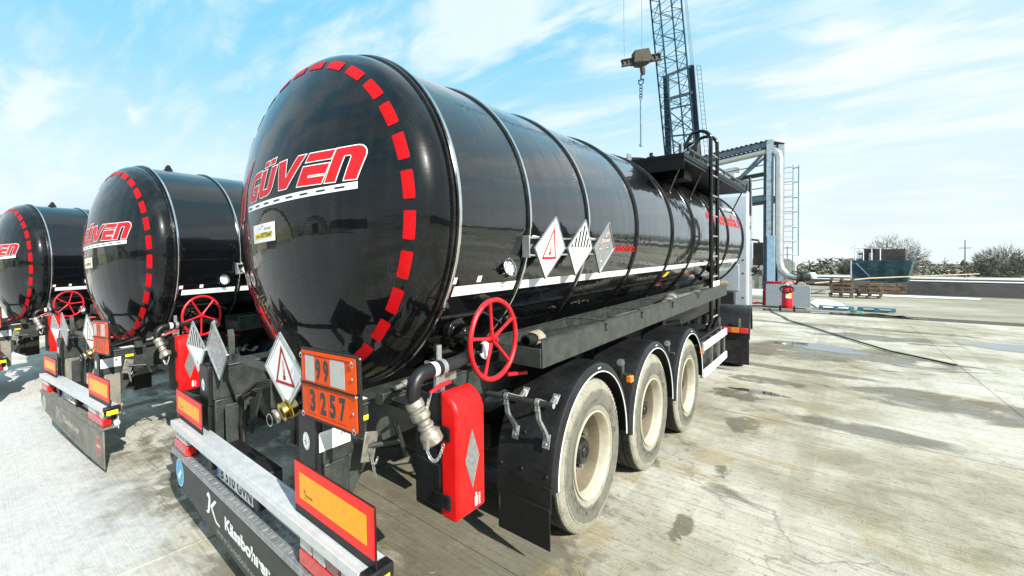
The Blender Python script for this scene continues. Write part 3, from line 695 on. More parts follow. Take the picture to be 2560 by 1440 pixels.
    for k in range(3):
        y, z = 2.047+1.309*k, .442-.05*k
        m = MB(); m.cyl((-.85, y, z), (.85, y, z), .065, seg=16); m.box(-.60, -.44, y-.38, y+.22, z-.02, z+.16); m.box(.44, .60, y-.38, y+.22, z-.02, z+.16)
        m.cyl((-.52, y+.25, z+.10), (-.52, y+.25, z+.42), .13, seg=16); m.cyl((.52, y+.25, z+.10), (.52, y+.25, z+.42), .13, seg=16)
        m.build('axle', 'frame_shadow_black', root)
    for y in (1.55, 4.9, 8.0):
        m = MB(); m.prism([(-.62, 1.118), (-.80, 1.50), (-.55, 1.20), (0, 1.06), (.55, 1.20), (.80, 1.50), (.62, 1.118)], 'xz', y, y+.05); m.build('tank_saddle', 'frame_shadow_black', root, .003)
    # hinged cable loom and electrics behind the left post
    for k in range(4):
        o = .015*k; m = MB()
        m.tube([(-.56+o*1.2, .30, .47), (-.56+o*1.4, .29, .70), (-.54+o*1.6, .30, .88+o), (-.48+o, .38, .955+o), (-.36, .50, .96+o), (-.20, .8, .95+o)], .010, 8)
        m.build('cable', 'black_rubber', root)
    m = MB(); m.box(-.54, -.545+.02, .2, .34, .45, .86); m.prism([(-.52, .86), (-.34, .94), (-.50, .62)], 'xz', .36, .375); m.build('cable_bracket', 'frame_grey_black', root, .004)
    m = MB()
    for k in range(4): m.box(-.43+k*.085, -.36+k*.085, .62, .70, .50, .86)
    m.box(-.45, -.10, .70, .9, .45, .9); m.build('valve_block', 'frame_shadow_black', root, .012)
    m = MB(); m.tube([(-.2, .5, 1.12), (.02, .9, 1.13), (.05, 1.4, 1.12), (.0, 2.5, 1.1)], .014, 8); m.build('air_line', 'wheel_red', root)
    m = MB(); m.box(-.25, -.05, .55, .75, 1.0, 1.12); m.build('junction_box', 'black_plastic', root, .012)
    # rail behind the placards
    m = MB(); m.bar((-.36, .17, 1.225), (.30, .17, 1.245), .012, .045); m.prism([(-.345, 1.20), (-.325, 1.20), (-.325, 1.36), (-.345, 1.40)], 'xz', .15, .19)
    m.prism([(.215, 1.24), (.235, 1.24), (.235, 1.06), (.225, 1.03), (.215, 1.05)], 'xz', .15, .21); m.bar((.52, .17, 1.245), (.66, .19, 1.25), .012, .03)
    m.bar((-.66, .17, 1.10), (-.66, .17, 1.26), .02, .03); m.bar((-.88, .17, 1.235), (-.30, .17, 1.228), .010, .02)
    m.build('placard_rail', 'frame_grey_black', root, .002)
    hazard_placard(root, (.400, .135, 1.272), (1, 0, .03), (0, -.10, 1), .205, 'thermometer', 'white diamond placard with red thermometer triangle')
    hazard_placard(root, (-.865, .135, 1.218), (1, 0, .03), (0, -.10, 1), .192, 'striped', 'white diamond placard with black vertical stripes')
    hazard_placard(root, (-.485, .135, 1.245), (1, -.05, .03), (0, -.10, 1), .200, 'blank', 'bare metal diamond placard with faded pink smear')

    # ---- orange plate 99 / 3257
    fo = frame3((.628, .105, 1.116), (1, 0, .045), (-.03, 0, 1))
    op = MB(); add_slab(op, rrect(-.012, .436, -.012, .318, .018), fo, -.016, -.002, 0)
    op.cyl(fo(.43, .0, -.010), fo(.43, .31, -.010), .006, seg=8, mat=1)
    orange = op.build('orange_plate', ['black_plastic', 'galvanised'], root, .003, label='orange hazard plate reading 99 over 3257 in a black frame')
    for v0, v1 in ((.160, .306), (.004, .150)):
        m = MB(); add_slab(m, rrect(.006, .418, v0, v1, .008), fo, -.001, .004, 0)
        m.bar(fo(.03, v1-.010, .006), fo(.39, v1-.010, .006), .008, .006, mat=0) if v0 > .1 else m.bar(fo(.05, v0+.008, .006), fo(.36, v0+.008, .006), .006, .005, mat=0)
        m.build('orange_leaf', 'sign_orange', orange, .001)
    def tile(u0, u1, v0, v1, ch):
        m = MB(); add_slab(m, [(u0+.0012, v0), (u1-.0012, v0), (u1-.0012, v1), (u0+.0012, v1)], fo, .0045, .0062, 0)
        if ch: add_text(m, ch, fo, ((u1-u0)*.66, (v1-v0)*.86), 1, (u0+(u1-u0)*.17, v0+(v1-v0)*.07), bold=.045, w=.0068)
        m.build('number_tile', ['sign_orange' if ch else 'sign_blank', 'decal_black'], orange)
    tile(.040, .118, .170, .286, ''); tile(.118, .178, .170, .286, '9'); tile(.178, .240, .170, .286, '9'); tile(.240, .345, .170, .286, '')
    for i, ch in enumerate('3257'): tile(.062+i*.072+(i > 0)*.012, .130+i*.072+(i > 0)*.012, .024, .142, ch)
    m = MB(); m.bar(fo(-.004, .155, .006), fo(.424, .155, .006), .007, .007); m.build('hinge', 'black_plastic', orange)
    for u, v in ((.014, .292), (.405, .292), (.020, .022), (.405, .020), (.405, .225), (.405, .085), (.0, .155), (.424, .155)):
        m = MB(); m.cyl(fo(u, v, .004), fo(u, v, .012), .006, seg=10)
        if abs(v-.155) > .1: m.tube([Vector(fo(u+.011*math.cos(a), v-.009+.011*math.sin(a), .012)) for a in [2*PI*k/12 for k in range(12)]], .0018, 6, True)
        m.build('clip', 'chrome', orange)
    m = MB(); m.box(.66, .72, .135, .16, 1.09, 1.2); m.build('plate_stay', 'frame_grey_black', root)

    # ---- rear bumper: grooved aluminium rail, web, chequer step, panel
    m = MB(); m.box(-1.02, 1.165, .004, .128, .645, .680)
    for k in range(11): m.box(-1.02, 1.165, .030+k*.009, .0345+k*.009, .680, .6835)
    m.box(-1.02, 1.165, .000, .010, .638, .685); m.box(-1.02, 1.165, .124, .134, .638, .685)
    rail = m.build('bumper_rail', 'pale_aluminium', root, .0015, label='grooved aluminium bumper rail')
    for x0, x1 in ((1.165, 1.215), (-1.045, -1.02)):
        m = MB(); m.box(x0, x1, .002, .136, .630, .690); m.build('rail_end', 'black_plastic', rail, .008)
    m = MB(); m.box(1.175, 1.20, -.0006, .0016, .620, .655); m.box(1.2156, 1.2172, .02, .11, .62, .66); m.build('end_reflector', 'decal_yellow', rail)
    m = MB(); m.box(-1.0, 1.15, .128, .136, .46, .64); m.cyl((-1.0, .122, .515), (1.15, .122, .515), .026, seg=16)
    for k in range(7): m.cyl((.45+k*.05*(k % 3), .124, .58-.01*(k % 2)), (.45+k*.05*(k % 3), .129, .58-.01*(k % 2)), .004, seg=8)
    m.build('bumper_web', 'pale_aluminium', root, .002)
    m = MB(); m.box(-1.0, 1.16, .002, .125, .480, .494); m.box(-1.0, 1.16, -.002, .004, .462, .4965)
    step = m.build('chequer_step', 'galvanised', root, .001)
    m = MB(); k = 0                                   # raised five-bar tread pattern
    for i in range(54):
        for j in range(3):
            x, y = -.985+i*.04, .024+j*.036; fl = (i+j) % 2
            for b in range(4):
                o = (b-1.5)*.0065
                if fl: m.box(x-.014, x+.014, y+o-.0016, y+o+.0016, .494, .4968)
                else: m.box(x+o-.0016, x+o+.0016, y-.014, y+.014, .494, .4968)
        x = -.985+i*.04
        m.add([(x-.018, -.0022, .464), (x+.018, -.0022, .464), (x+.002, -.0045, .494)], [(0, 1, 2)])
    m.build('tread_pattern', 'galvanised', step, kind='stuff')
    m = MB(); m.prism([(-1.0, .468), (-1.0, .36), (-.885, .268), (-.46, .216), (.175, .165), (.7, .135), (1.16, .125), (1.16, .450), (1.16, .468)], 'xz', .006, .016)
    panel = m.build('rear_panel', 'panel_charcoal', root, .002, label='charcoal rear panel with white lettering')
    fp = lambda u, v, w=0: (u, .0045-w, v)
    m = MB(); ln = [(-.288, .300), (-.304, .350), (-.330, .420), (-.318, .426)]
    # stylised K emblem
    add_poly(m, [(-.355, .398), (-.325, .425), (-.300, .415), (-.290, .385), (-.312, .300), (-.345, .285), (-.368, .296), (-.340, .304), (-.322, .385)], fp, 0)
    add_poly(m, [(-.298, .350), (-.225, .410), (-.198, .408), (-.262, .350), (-.205, .295), (-.150, .285), (-.160, .275), (-.215, .278)], fp, 0)
    m.build('emblem', 'decal_white', panel, ang=180)
    put_text('Kässbohrer', lambda u, v: fp(-.080+u, .300+v-u*.045), 'lettering', 'decal_white', panel, (.545, .078), bold=.045)
    put_text('www.kaessbohrer.com', lambda u, v: fp(-.205+u, .226+v-u*.06), 'lettering', 'print_grey', panel, (.64, .042))
    m = MB(); add_poly(m, circ_poly(-.852, .362, .078, 32, .094), fp, 0); add_poly(m, circ_poly(-.852, .362, .073, 32, .088), fp, 1, .0006)
    add_poly(m, [(-.885, .318), (-.885, .360), (-.868, .345), (-.832, .392), (-.812, .375), (-.850, .332), (-.838, .316)], fp, 0, .0012); m.build('direction_sign', ['decal_white', 'sign_blue'], panel, ang=180)
    m = MB(); add_poly(m, circ_poly(1.03, .31, .078, 32, .094), fp, 0); add_poly(m, circ_poly(1.03, .31, .073, 32, .088), fp, 1, .0006); add_poly(m, [(.98, .295), (1.08, .295), (1.08, .325), (.98, .325)], fp, 0, .0012)
    m.build('direction_sign', ['decal_white', 'decal_red'], panel, ang=180)
    # number plate between two lamp pods
    fpl = lambda u, v, w=0: (-.300+u, .052-w, .509+v); m = MB(); add_slab(m, rrect(0, .50, 0, .098, .008), fpl, -.006, 0, 0)
    add_slab(m, rrect(.006, .494, .006, .092, .006), fpl, 0, .0015, 1); add_poly(m, rrect(.006, .040, .006, .092, .004), fpl, 2, .0022)
    for k in range(12): a = 2*PI*k/12; add_poly(m, circ_poly(.023+.011*math.cos(a), .063+.011*math.sin(a), .0018, 5), fpl, 3, .0028)
    add_text(m, 'RO', fpl, (.018, .014), 1, (.014, .014), bold=.02, w=.0028)
    add_text(m, 'B 510 GVN', fpl, (.42, .066), 0, (.056, .016), bold=.03, w=.0028)
    m.build('number_plate', ['decal_black', 'decal_white', 'plate_blue', 'decal_yellow'], root, ang=180)
    for x in (-.375, .255):
        m = MB(); m.cyl((x, .125, .565), (x, .035, .565), .042, .038, 20); m.box(x-.03, x+.03, .04, .12, .57, .62); m.build('plate_lamp', 'black_plastic', root, .006)
    # tail lamps
    for x0, x1 in ((-.985, -.735), (.722, 1.13)):
        m = MB(); m.box(x0+.015, x1-.01, .085, .126, .505, .636); lamp = m.build('tail_lamp', 'black_plastic', root, .006)
        m = MB(); m.box(x0, x1, .010, .085, .500, .570); m.build('red_lens', 'lens_red', lamp, .010)
        w = (x1-x0)/4
        for k in range(4):
            m = MB(); m.box(x0+k*w+.0015, x0+(k+1)*w-.0015, .014, .085, .5705, .634); m.build('clear_lens', 'lens_clear' if k != 2 or x0 < 0 else 'lens_dark_red', lamp, .010)
    # marker boards
    for x0, x1, y, z0, z1 in ((.644, 1.205, .045, .728, .925), (-1.085, -.585, .062, .715, .885)):
        fm = frame3((x0, y, z0), (1, 0, 0), (-.012, 0, 1)); W, H = x1-x0, z1-z0; m = MB()
        add_slab(m, rrect(-.005, W+.005, -.040, H+.004, .006), fm, -.010, -.003, 0)
        bd = m.build('marker_board', 'black_plastic', root, .001)
        m = MB(); add_slab(m, rrect(0, W, 0, H, .004), fm, -.003, 0, 0); add_slab(m, [(.042, .040), (W-.042, .040), (W-.042, H-.042), (.042, H-.042)], fm, 0, .0014, 1)
        add_text(m, 'PARKERS', fm, (.060, .009), 2, (.09, .062), bold=.02, w=.002); add_text(m, 'ECE 70', fm, (.03, .007), 2, (.078, .050), w=.002); add_text(m, 'E4', fm, (.014, .018), 2, (.080, .073), w=.002)
        m.build('marker_face', ['marker_red', 'marker_amber', 'decal_black'], bd)
        m = MB(); m.box(x0+.3, x0+.36, y+.012, y+.10, .677, .684); m.box(x1-.18, x1-.14, y+.03, y+.034, .677, .76); m.build('board_foot', 'galvanised', bd)
    m = MB(); m.box(-.62, .06, .145, .30, .50, .600); m.build('tool_box', 'frame_shadow_black', root, .012)
    # locking bar on its plate, with chain
    m = MB(); m.box(.840, .848, .285, .365, .885, 1.025, rot=Matrix.Rotation(R_(-14), 3, 'X')); m.build('lock_plate', 'cast_coupling', root, .003)
    m = MB(); m.cyl((.84, .315, .960), (.885, .485, .945), .0135, seg=14); m.cyl((.890, .455, 1.035), (.890, .520, .862), .0125, seg=14)
    m.bar((.72, .33, .95), (.845, .33, .95), .02); m.build('locking_bar', 'frame_grey_black', root)
    def chain(p0, p1, sag, n, r, mat='galvanised', name='chain'):
        m = MB()
        for i in range(n):
            t0 = (i+.5)/n; c = Vector(p0).lerp(Vector(p1), t0); c.z -= sag*4*t0*(1-t0)
            t1 = t0+.01; c2 = Vector(p0).lerp(Vector(p1), t1); c2.z -= sag*4*t1*(1-t1); d = (c2-c).normalized()
            sd_ = d.cross(Vector((0, 1, 0) if i % 2 else (1, 0, 0)))
            sd_ = sd_.normalized() if sd_.length > .1 else Vector((0, 0, 1))
            m.tube([c+d*r*1.5*math.cos(a)+sd_*r*.8*math.sin(a) for a in [2*PI*k/8 for k in range(8)]], r*.26, 5, True)
        return m.build(name, mat, root)
    chain((.852, .32, .95), (.87, .34, .80), .0, 10, .009); chain((.858, .31, .955), (.862, .36, .90), .05, 10, .006)

    # ---- discharge pipe, elbow and quick coupling
    m = MB(); arcp = [(1.12, .42-.075*math.sin(R_(a)), 1.265+.075*math.cos(R_(a))) for a in range(0, 91, 15)]
    dr = Vector((.13, .10, -.33)).normalized(); e = Vector(arcp[-1])
    m.tube([(.62, 1.20, 1.27), (.80, 1.08, 1.29), (.98, .93, 1.32), (1.08, .78, 1.338), (1.12, .62, 1.34)]+arcp+[tuple(e+Vector((0, 0, -.02))), tuple(e+Vector((0, 0, -.035))+dr*.02)], .032, 16); m.build('discharge_pipe', 'black_plastic', root)
    m = MB(); m.lathe([(.0335, -.015), (.0335, .015)], (1.12, .475, 1.34), (0, 1, 0), 20); m.build('pipe_label', 'decal_white', root)
    m = MB(); m.lathe([(.033, -.014), (.037, -.014), (.037, .014), (.033, .014)], (1.12, .53, 1.34), (0, 1, 0), 24); m.box(1.105, 1.112, .515, .545, 1.375, 1.44); m.box(1.10, 1.116, .50, .56, 1.225, 1.30); m.build('pipe_clamp', 'galvanised', root)
    m = MB(); m.bar((1.085, .54, 1.44), (1.085, .54, 1.08), .02, .012); m.bar((.72, .54, 1.09), (1.085, .54, 1.09), .02, .02); m.build('pipe_bracket', 'frame_shadow_black', root, .002)
    o = e+Vector((0, 0, -.035))
    m = MB(); m.lathe([(.0, 0), (.038, 0), (.041, .010), (.041, .030), (.036, .036), (.036, .045), (.044, .050), (.044, .078), (.038, .086), (.031, .092), (.031, .108), (.037, .112), (.037, .124), (.030, .130), (.034, .138), (.045, .150), (.048, .160), (.048, .190), (.042, .196), (.033, .196), (.033, .170), (0, .168)], o, dr, 20)
    for k in range(2):
        a = k*PI+.4; u = dr.cross(Vector((0, 0, 1))).normalized(); w = dr.cross(u); q = o+dr*.175+(u*math.cos(a)+w*math.sin(a))*.052; m.box(q.x-.009, q.x+.009, q.y-.009, q.y+.009, q.z-.02, q.z+.02)
    cp = m.build('hose_coupling', 'cast_coupling', root, label='dusty cast metal quick coupling')
    m = MB(); m.bar(tuple(o+dr*.06+Vector((.03, .01, .01))), tuple(o+Vector((.052, .055, .035))), .012, .006); m.build('lever_stem', 'chrome', cp)
    m = MB(); m.tube([tuple(o+Vector((.050, .05, .032))), tuple(o+Vector((.062, .11, .055))), tuple(o+Vector((.066, .17, .060)))], [.008, .011, .009], 10); m.build('lever_grip', 'wheel_red', cp)
    m = MB(); m.bar(tuple(o+dr*.10+Vector((-.035, -.01, .01))), tuple(o+dr*.18+Vector((-.055, 0, 0))), .005, .005); m.build('cam_arm', 'cast_coupling', cp)
    q0 = o+dr*.185+Vector((-.045, -.01, 0)); q1 = o+dr*.195+Vector((.045, .01, 0)); chain(tuple(q0), tuple(q1), .085, 20, .008)
    # air fittings peeping out under the dish
    m = MB()
    for k, (r, L) in enumerate(((.012, .05), (.018, .03), (.013, .03), (.017, .03), (.010, .03))):
        x = .84; y = .50+k*.05; m.cyl((x, y, 1.19+k*.008), (x, y+L, 1.195+k*.008), r, seg=10)
    m.build('air_fitting', 'cast_coupling', root, .002); m = MB(); m.box(.80, .86, .40, .46, 1.13, 1.19); m.build('valve_cap', 'frame_grey_black', root, .004)
    m = MB(); m.box(1.05, 1.056, .62, .72, 1.235, 1.33); m.cyl((.9, .66, 1.30), (1.06, .66, 1.30), .012, seg=10); m.build('pipe_foot', 'cast_coupling', root, .002)
    # brass valve on the left discharge
    m = MB(); m.lathe([(0, 0), (.030, 0), (.036, .006), (.038, .018), (.030, .024)], (.385, .105, 1.050), (-.1, -1, -.30), 20, mat=1); m.lathe([(.050, -.075), (.054, -.070), (.056, -.035), (.052, -.03), (.042, -.028), (.050, -.018), (.050, .006), (.036, .012), (0, .012)], (.385, .130, 1.058), (-.1, -1, -.30), 24)
    m.build('brass_coupling', ['brass', 'cast_coupling'], root, label='brass hose coupling with a ring')
    m = MB(); m.lathe([(.040, 0), (.040, .12), (.070, .12), (.070, .145), (.042, .145), (.042, .45)], (.39, .18, 1.07), (.05, 1, .20), 20)
    for k in range(8): a = 2*PI*k/8; m.cyl((.397+.056*math.cos(a), .285, 1.095+.056*math.sin(a)), (.398+.056*math.cos(a), .325, 1.10+.056*math.sin(a)), .007, seg=6)
    m.build('discharge_valve', 'gloss_black', root)
    m = MB(); m.tube([(.380+.030*math.cos(a), .060, 1.035+.030*math.sin(a)) for a in [2*PI*k/14 for k in range(14)]], .002, 6, True); m.build('split_ring', 'chrome', root)
    # ---- hand wheel and gearbox
    c = Vector((1.13, .945, 1.408)); RW = .207
    m = MB(); m.tube([c+Vector((0, RW*math.cos(a), RW*math.sin(a))) for a in [2*PI*k/48 for k in range(48)]], .0135, 10, True)
    hw = m.build('hand_wheel', 'wheel_red', root, label='large red five-spoked valve hand wheel')
    for k in range(5):
        a = R_(100+72*k); m = MB(); d = Vector((0, math.cos(a), math.sin(a))); m.tube([c+d*.018+Vector((-.012, 0, 0)), c+d*.10+Vector((-.006, 0, 0)), c+d*(RW-.006)], [.012, .0085, .0105], 8); m.build('spoke', 'wheel_red', hw)
    m = MB(); m.lathe([(0, .022), (.010, .022), (.010, .012), (.022, .010), (.026, -.02), (.020, -.035), (0, -.035)], c, (1, 0, 0), 16); m.build('hub', 'wheel_red', hw)
    m = MB(); m.cyl(c-Vector((.02, 0, 0)), (.93, .955, 1.41), .013, seg=12); m.lathe([(0, .13), (.045, .125), (.055, .10), (.055, .05), (.082, .045), (.082, .0), (.05, -.02)], (.83, .96, 1.41), (1, 0, 0), 24)
    for k in range(6): a = 2*PI*k/6; m.cyl((.865, .96+.065*math.cos(a), 1.41+.065*math.sin(a)), (.885, .96+.065*math.cos(a), 1.41+.065*math.sin(a)), .009, seg=6)
    m.build('valve_gearbox', 'gloss_black', root, .002)
    m = MB(); m.tube([(.83, .80, 1.50), (.88, .80, 1.51), (.88, 1.2, 1.50), (.90, 1.35, 1.42)], .012, 8); m.cyl((.99, 1.02, 1.30), (.99, 1.02, 1.35), .010, seg=8); m.build('control_rod', 'gloss_black', root)
    m = MB(); m.lathe([(0, 0), (.05, 0), (.052, .012), (0, .012)], (.87, 1.22, 1.27), (1, -.2, .1), 20, mat=1); m.lathe([(.052, -.01), (.057, .016), (.050, .018)], (.87, 1.22, 1.27), (1, -.2, .1), 20, mat=0); m.build('pressure_gauge', ['chrome', 'decal_white'], root)
    m = MB(); m.cyl((1.0, 1.27, 1.13), (1.04, 1.42, 1.12), .012, seg=8); m.build('small_lever', 'wheel_red', root)
    # thermometer in its cage on the tank side
    g = frame3(on_side(1.265, 1.772, .02), (0, 1, 0), (-.29, 0, .95)); m = MB(); m.cyl(g(0, 0, -.03), g(0, 0, .0), .052, seg=28, mat=1); add_poly(m, circ_poly(0, 0, .047), g, 2, .0008)
    for k in range(12): a = 2*PI*k/12; m.bar(g(.032*math.cos(a), .032*math.sin(a), .0015), g(.044*math.cos(a), .044*math.sin(a), .0015), .002, .001, mat=3)
    m.bar(g(0, 0, .002), g(.02, .03, .002), .003, .001, mat=3)
    for rr in (.056, .034): m.tube([g(rr*math.cos(a), rr*math.sin(a), .014) for a in [2*PI*k/28 for k in range(28)]], .0022, 6, True, mat=0)
    for k in range(8): a = 2*PI*k/8; m.tube([g(.012*math.cos(a), .012*math.sin(a), .016), g(.056*math.cos(a), .056*math.sin(a), .014), g(.058*math.cos(a), .058*math.sin(a), -.015)], .0018, 6, mat=0)
    m.cyl(g(0, .058, .0), g(0, .076, .0), .005, seg=8, mat=0); m.cyl(g(-.06, -.03, .0), g(-.075, -.035, .0), .005, seg=8, mat=0)
    m.build('tank_thermometer', ['chrome', 'gloss_black', 'decal_white', 'decal_black'], root)

    # ---- placards on the tank side
    m = MB(); m.box(1.035, 1.085, 1.405, 2.62, 1.838, 1.850); m.box(1.035, 1.085, 1.405, 2.62, 1.945, 1.957); m.box(1.035, 1.042, 1.405, 2.62, 1.850, 1.945); m.box(1.035, 1.085, 1.395, 1.405, 1.830, 1.965)
    for y in (1.50, 2.38): m.bar((1.02, y, 1.97), (1.07, y+.05, 1.955), .012)
    m.build('placard_channel', 'galvanised', root, .002)
    for yc, kd, lb in ((1.632, 'thermometer', 'white diamond placard with red thermometer triangle on the tank side'), (2.078, 'striped', 'white diamond placard with black stripes on the tank side'), (2.512, 'blank', 'bare metal diamond placard on the tank side')):
        hazard_placard(root, (1.100, yc, 1.888), (0, 1, 0), (.20, 0, .98), .205, kd, lb)

    # ---- fire extinguisher box
    m = MB()
    pr = [(1.135, .665), (1.215, .665), (1.235, .690), (1.235, 1.150), (1.215, 1.195), (1.170, 1.232), (1.135, 1.238)]
    m.prism(pr, 'xz', .500, .705); box = m.build('extinguisher_box', 'box_red', root, .014, label='red plastic fire extinguisher box with black latches')
    m = MB(); m.box(.96, 1.134, .510, .695, .660, 1.215); m.box(.97, 1.132, .504, .700, .69, .90); m.build('box_back', 'black_plastic', box, .012)
    fb = lambda u, v, w=0: (1.2358+w, .6025+u, .92+v); m = MB()
    add_slab(m, [(-.052, .01), (0, -.125), (.052, .01), (0, .145)], fb, 0, .003, 0); m.build('reflective_diamond', 'reflector_grey', box)
    for q_ in ((-.045, .035, .185, .215), (.01, .075, -.225, -.155)): m = MB(); add_slab(m, rrect(*q_, .004), fb, -.001, .001, 0); m.build('label_recess', 'box_red', box)
    m = MB(); add_poly(m, rrect(.016, .036, -.215, -.170, .004), fb, 0, .0018); add_poly(m, circ_poly(.026, -.160, .006), fb, 0, .0018); add_text(m, 'JONESCO', lambda u, v, w=0: fb(.060-v, -.218+u, w), (.055, .016), 0, w=.0018, bold=.02); m.build('box_print', 'decal_white', box, ang=180)
    for z in (1.055, .745):
        m = MB(); m.box(1.105, 1.195, .492, .512, z-.032, z+.032)
        for k in range(5): m.box(1.11, 1.19, .489, .492, z-.028+k*.012, z-.022+k*.012)
        m.build('latch', 'black_plastic', box, .003)

    # ---- hose tray along the side
    m = MB(); m.box(1.190, 1.200, 1.33, 6.95, 1.198, 1.345); m.box(.905, 1.200, 1.33, 6.95, 1.188, 1.198); m.box(.895, .905, 1.33, 6.95, 1.188, 1.345); m.box(1.165, 1.204, 1.33, 6.95, 1.345, 1.350); m.box(.893, .915, 1.33, 6.95, 1.345, 1.350)
    m.box(.905, 1.190, 1.322, 1.332, 1.188, 1.300)
    tray = m.build('hose_tray', 'frame_grey_black', root, .003, label='long open steel tray for hoses on the trailer side')
    for y in (2.25, 3.05, 4.0, 5.1):
        m = MB(); m.tube([(.90, y-.01, 1.352), (1.05, y+.03, 1.357), (1.19, y+.02, 1.356), (1.206, y+.02, 1.34), (1.207, y+.02, 1.28)], .006, 6); m.tube([(1.206+.012*math.cos(a), y+.02+.012*math.sin(a), 1.335) for a in [2*PI*k/10 for k in range(10)]], .005, 5, True); m.build('wire_tie', 'rope_black', tray)
    for y in (1.6, 3.2, 4.8, 6.4): m = MB(); m.bar((.72, y, 1.0), (.97, y, 1.19), .04); m.build('tray_bracket', 'frame_shadow_black', root)

    # ---- mudguards, flap, brackets
    for k in range(3):
        yc, zc = 2.047+1.309*k, .442-.05*k; RO = .645
        m = MB(); prof = []
        NA = 40; a0, a1 = R_(-2), R_(182); angs = [a0+(a1-a0)*i/NA for i in range(NA+1)]
        def ring(x, r): return [(x, yc+r*math.cos(a), zc+r*math.sin(a)) for a in angs]
        secs = [(.83, RO-.012), (.83, RO), (1.175, RO), (1.205, RO-.008), (1.219, RO-.028), (1.222, RO-.062), (1.216, RO-.066), (1.214, RO-.035), (1.20, RO-.018), (.83, RO-.012)]
        rs = [ring(x, r) for x, r in secs]; vs = [q for g_ in rs for q in g_]; n1_ = NA+1; fs_ = []
        for i in range(len(secs)-1):
            for j in range(NA): fs_.append((i*n1_+j, i*n1_+j+1, (i+1)*n1_+j+1, (i+1)*n1_+j))
        m.add(vs, fs_); mg = m.build('mudguard', 'black_plastic', root)
        m = MB(); m.tube([(1.2215, yc+(RO-.066)*math.cos(a), zc+(RO-.066)*math.sin(a)) for a in angs], .0045, 6)
        m.build('guard_trim', 'white_plastic', mg)
        fg = MB()
        for s_ in (-2.5, 2.5): pass
        fg.box(1.2228, 1.2236, yc+.02, yc+.07, zc+RO-.045, zc+RO-.036); fg.build('guard_sticker', 'decal_white', mg)
        m = MB()
        for x in (-1.02,): m.lathe([(RO, -.19), (RO, .19)], (x, yc, zc), (1, 0, 0), 40, 0, PI); 
        # left-hand guard
        m = MB(); ang2 = angs; vs = [(x, yc+r*math.cos(a), zc+r*math.sin(a)) for x, r in ((-.83, RO), (-1.20, RO), (-1.222, RO-.03), (-1.222, RO-.06)) for a in ang2]
        m.add(vs, [(i*n1_+j, i*n1_+j+1, (i+1)*n1_+j+1, (i+1)*n1_+j) for i in range(3) for j in range(NA)]); m.build('mudguard', 'black_plastic', root)
    y0 = 2.047-.645
    m = MB(); m.box(.83, 1.208, y0-.006, y0+.004, .30, .46); m.build('guard_skirt', 'black_plastic', root, .004)
    m = MB(); m.box(.845, 1.205, y0-.014, y0-.004, .085, .335); m.build('mud_flap', 'flap_rubber', root, .006, label='black rubber mud flap with dry mud streaks')
    for x, z in ((.86, .505), (1.01, .515), (1.175, .515), (1.0, .72), (.86, .40), (1.17, .40)):
        yy = 2.047-math.sqrt(max(.645**2-(z-.442)**2, 0)); m = MB(); m.sphere((x, yy-.002, z), .013, 12, 8, (1, .5, 1)); m.build('dome_bolt', 'black_plastic', root)
    m = MB(); m.cyl((.80, 1.335, .962), (1.262, 1.335, .985), .0175, seg=18); m.cyl((1.262, 1.335, .985), (1.264, 1.335, .985), .0165, seg=18, mat=1); rod = m.build('guard_rod', ['frame_grey_black', 'print_grey'], root)
    for x, zt in ((.955, .974), (1.165, .982)):
        m = MB(); yb = 1.452; yt = 1.565
        m.lathe([(.0185, -.014), (.023, -.014), (.023, .014), (.0185, .014)], (x, 1.335, zt), (1, 0, 0), 20)
        m.prism([(1.335, zt-.02), (1.35, zt-.10), (1.43, .78), (1.452, .70), (1.438, .70), (1.41, .77), (1.33, zt-.10), (1.315, zt-.02)], 'yz', x-.012, x-.006); m.prism([(1.335, zt-.02), (1.35, zt-.10), (1.43, .78), (1.452, .70), (1.438, .70), (1.41, .77), (1.33, zt-.10), (1.315, zt-.02)], 'yz', x+.006, x+.012)
        m.box(x-.022, x+.022, 1.428, 1.436, .680, .765, rot=Matrix.Rotation(R_(-16), 3, 'X')); m.prism([(1.34, zt+.015), (1.50, .925), (1.56, .965), (1.55, .975), (1.49, .94), (1.335, zt+.025)], 'yz', x-.010, x+.010)
        m.box(x-.022, x+.022, 1.545, 1.553, .915, .985, rot=Matrix.Rotation(R_(-48), 3, 'X'))
        m.cyl((x-.016, 1.325, zt-.045), (x+.016, 1.325, zt-.045), .009, seg=6)
        m.sphere((x, 1.424, .705), .009, 8, 6); m.sphere((x, 1.538, .965), .009, 8, 6)
        m.build('rod_bracket', 'galvanised', root, .001)
    for k, y in enumerate((2.72, 4.03)):
        m = MB(); m.cyl((.83, y, .86-.05*k), (1.215, y, .86-.05*k), .016, seg=12); m.box(1.15, 1.165, y-.02, y+.03, .84-.05*k, .98-.05*k); m.build('guard_rod', 'frame_grey_black', root)
        m = MB(); m.lathe([(.0, .0), (.028, .0), (.030, .01), (.0, .012)], (1.16, y-.03, .96-.05*k), (0, -1, .5), 14); m.build('rod_bracket', 'galvanised', root)
    m = MB(); m.box(1.19, 1.235, 2.70, 2.76, .805, .86); m.build('side_marker_lamp', 'lamp_orange', root, .008)
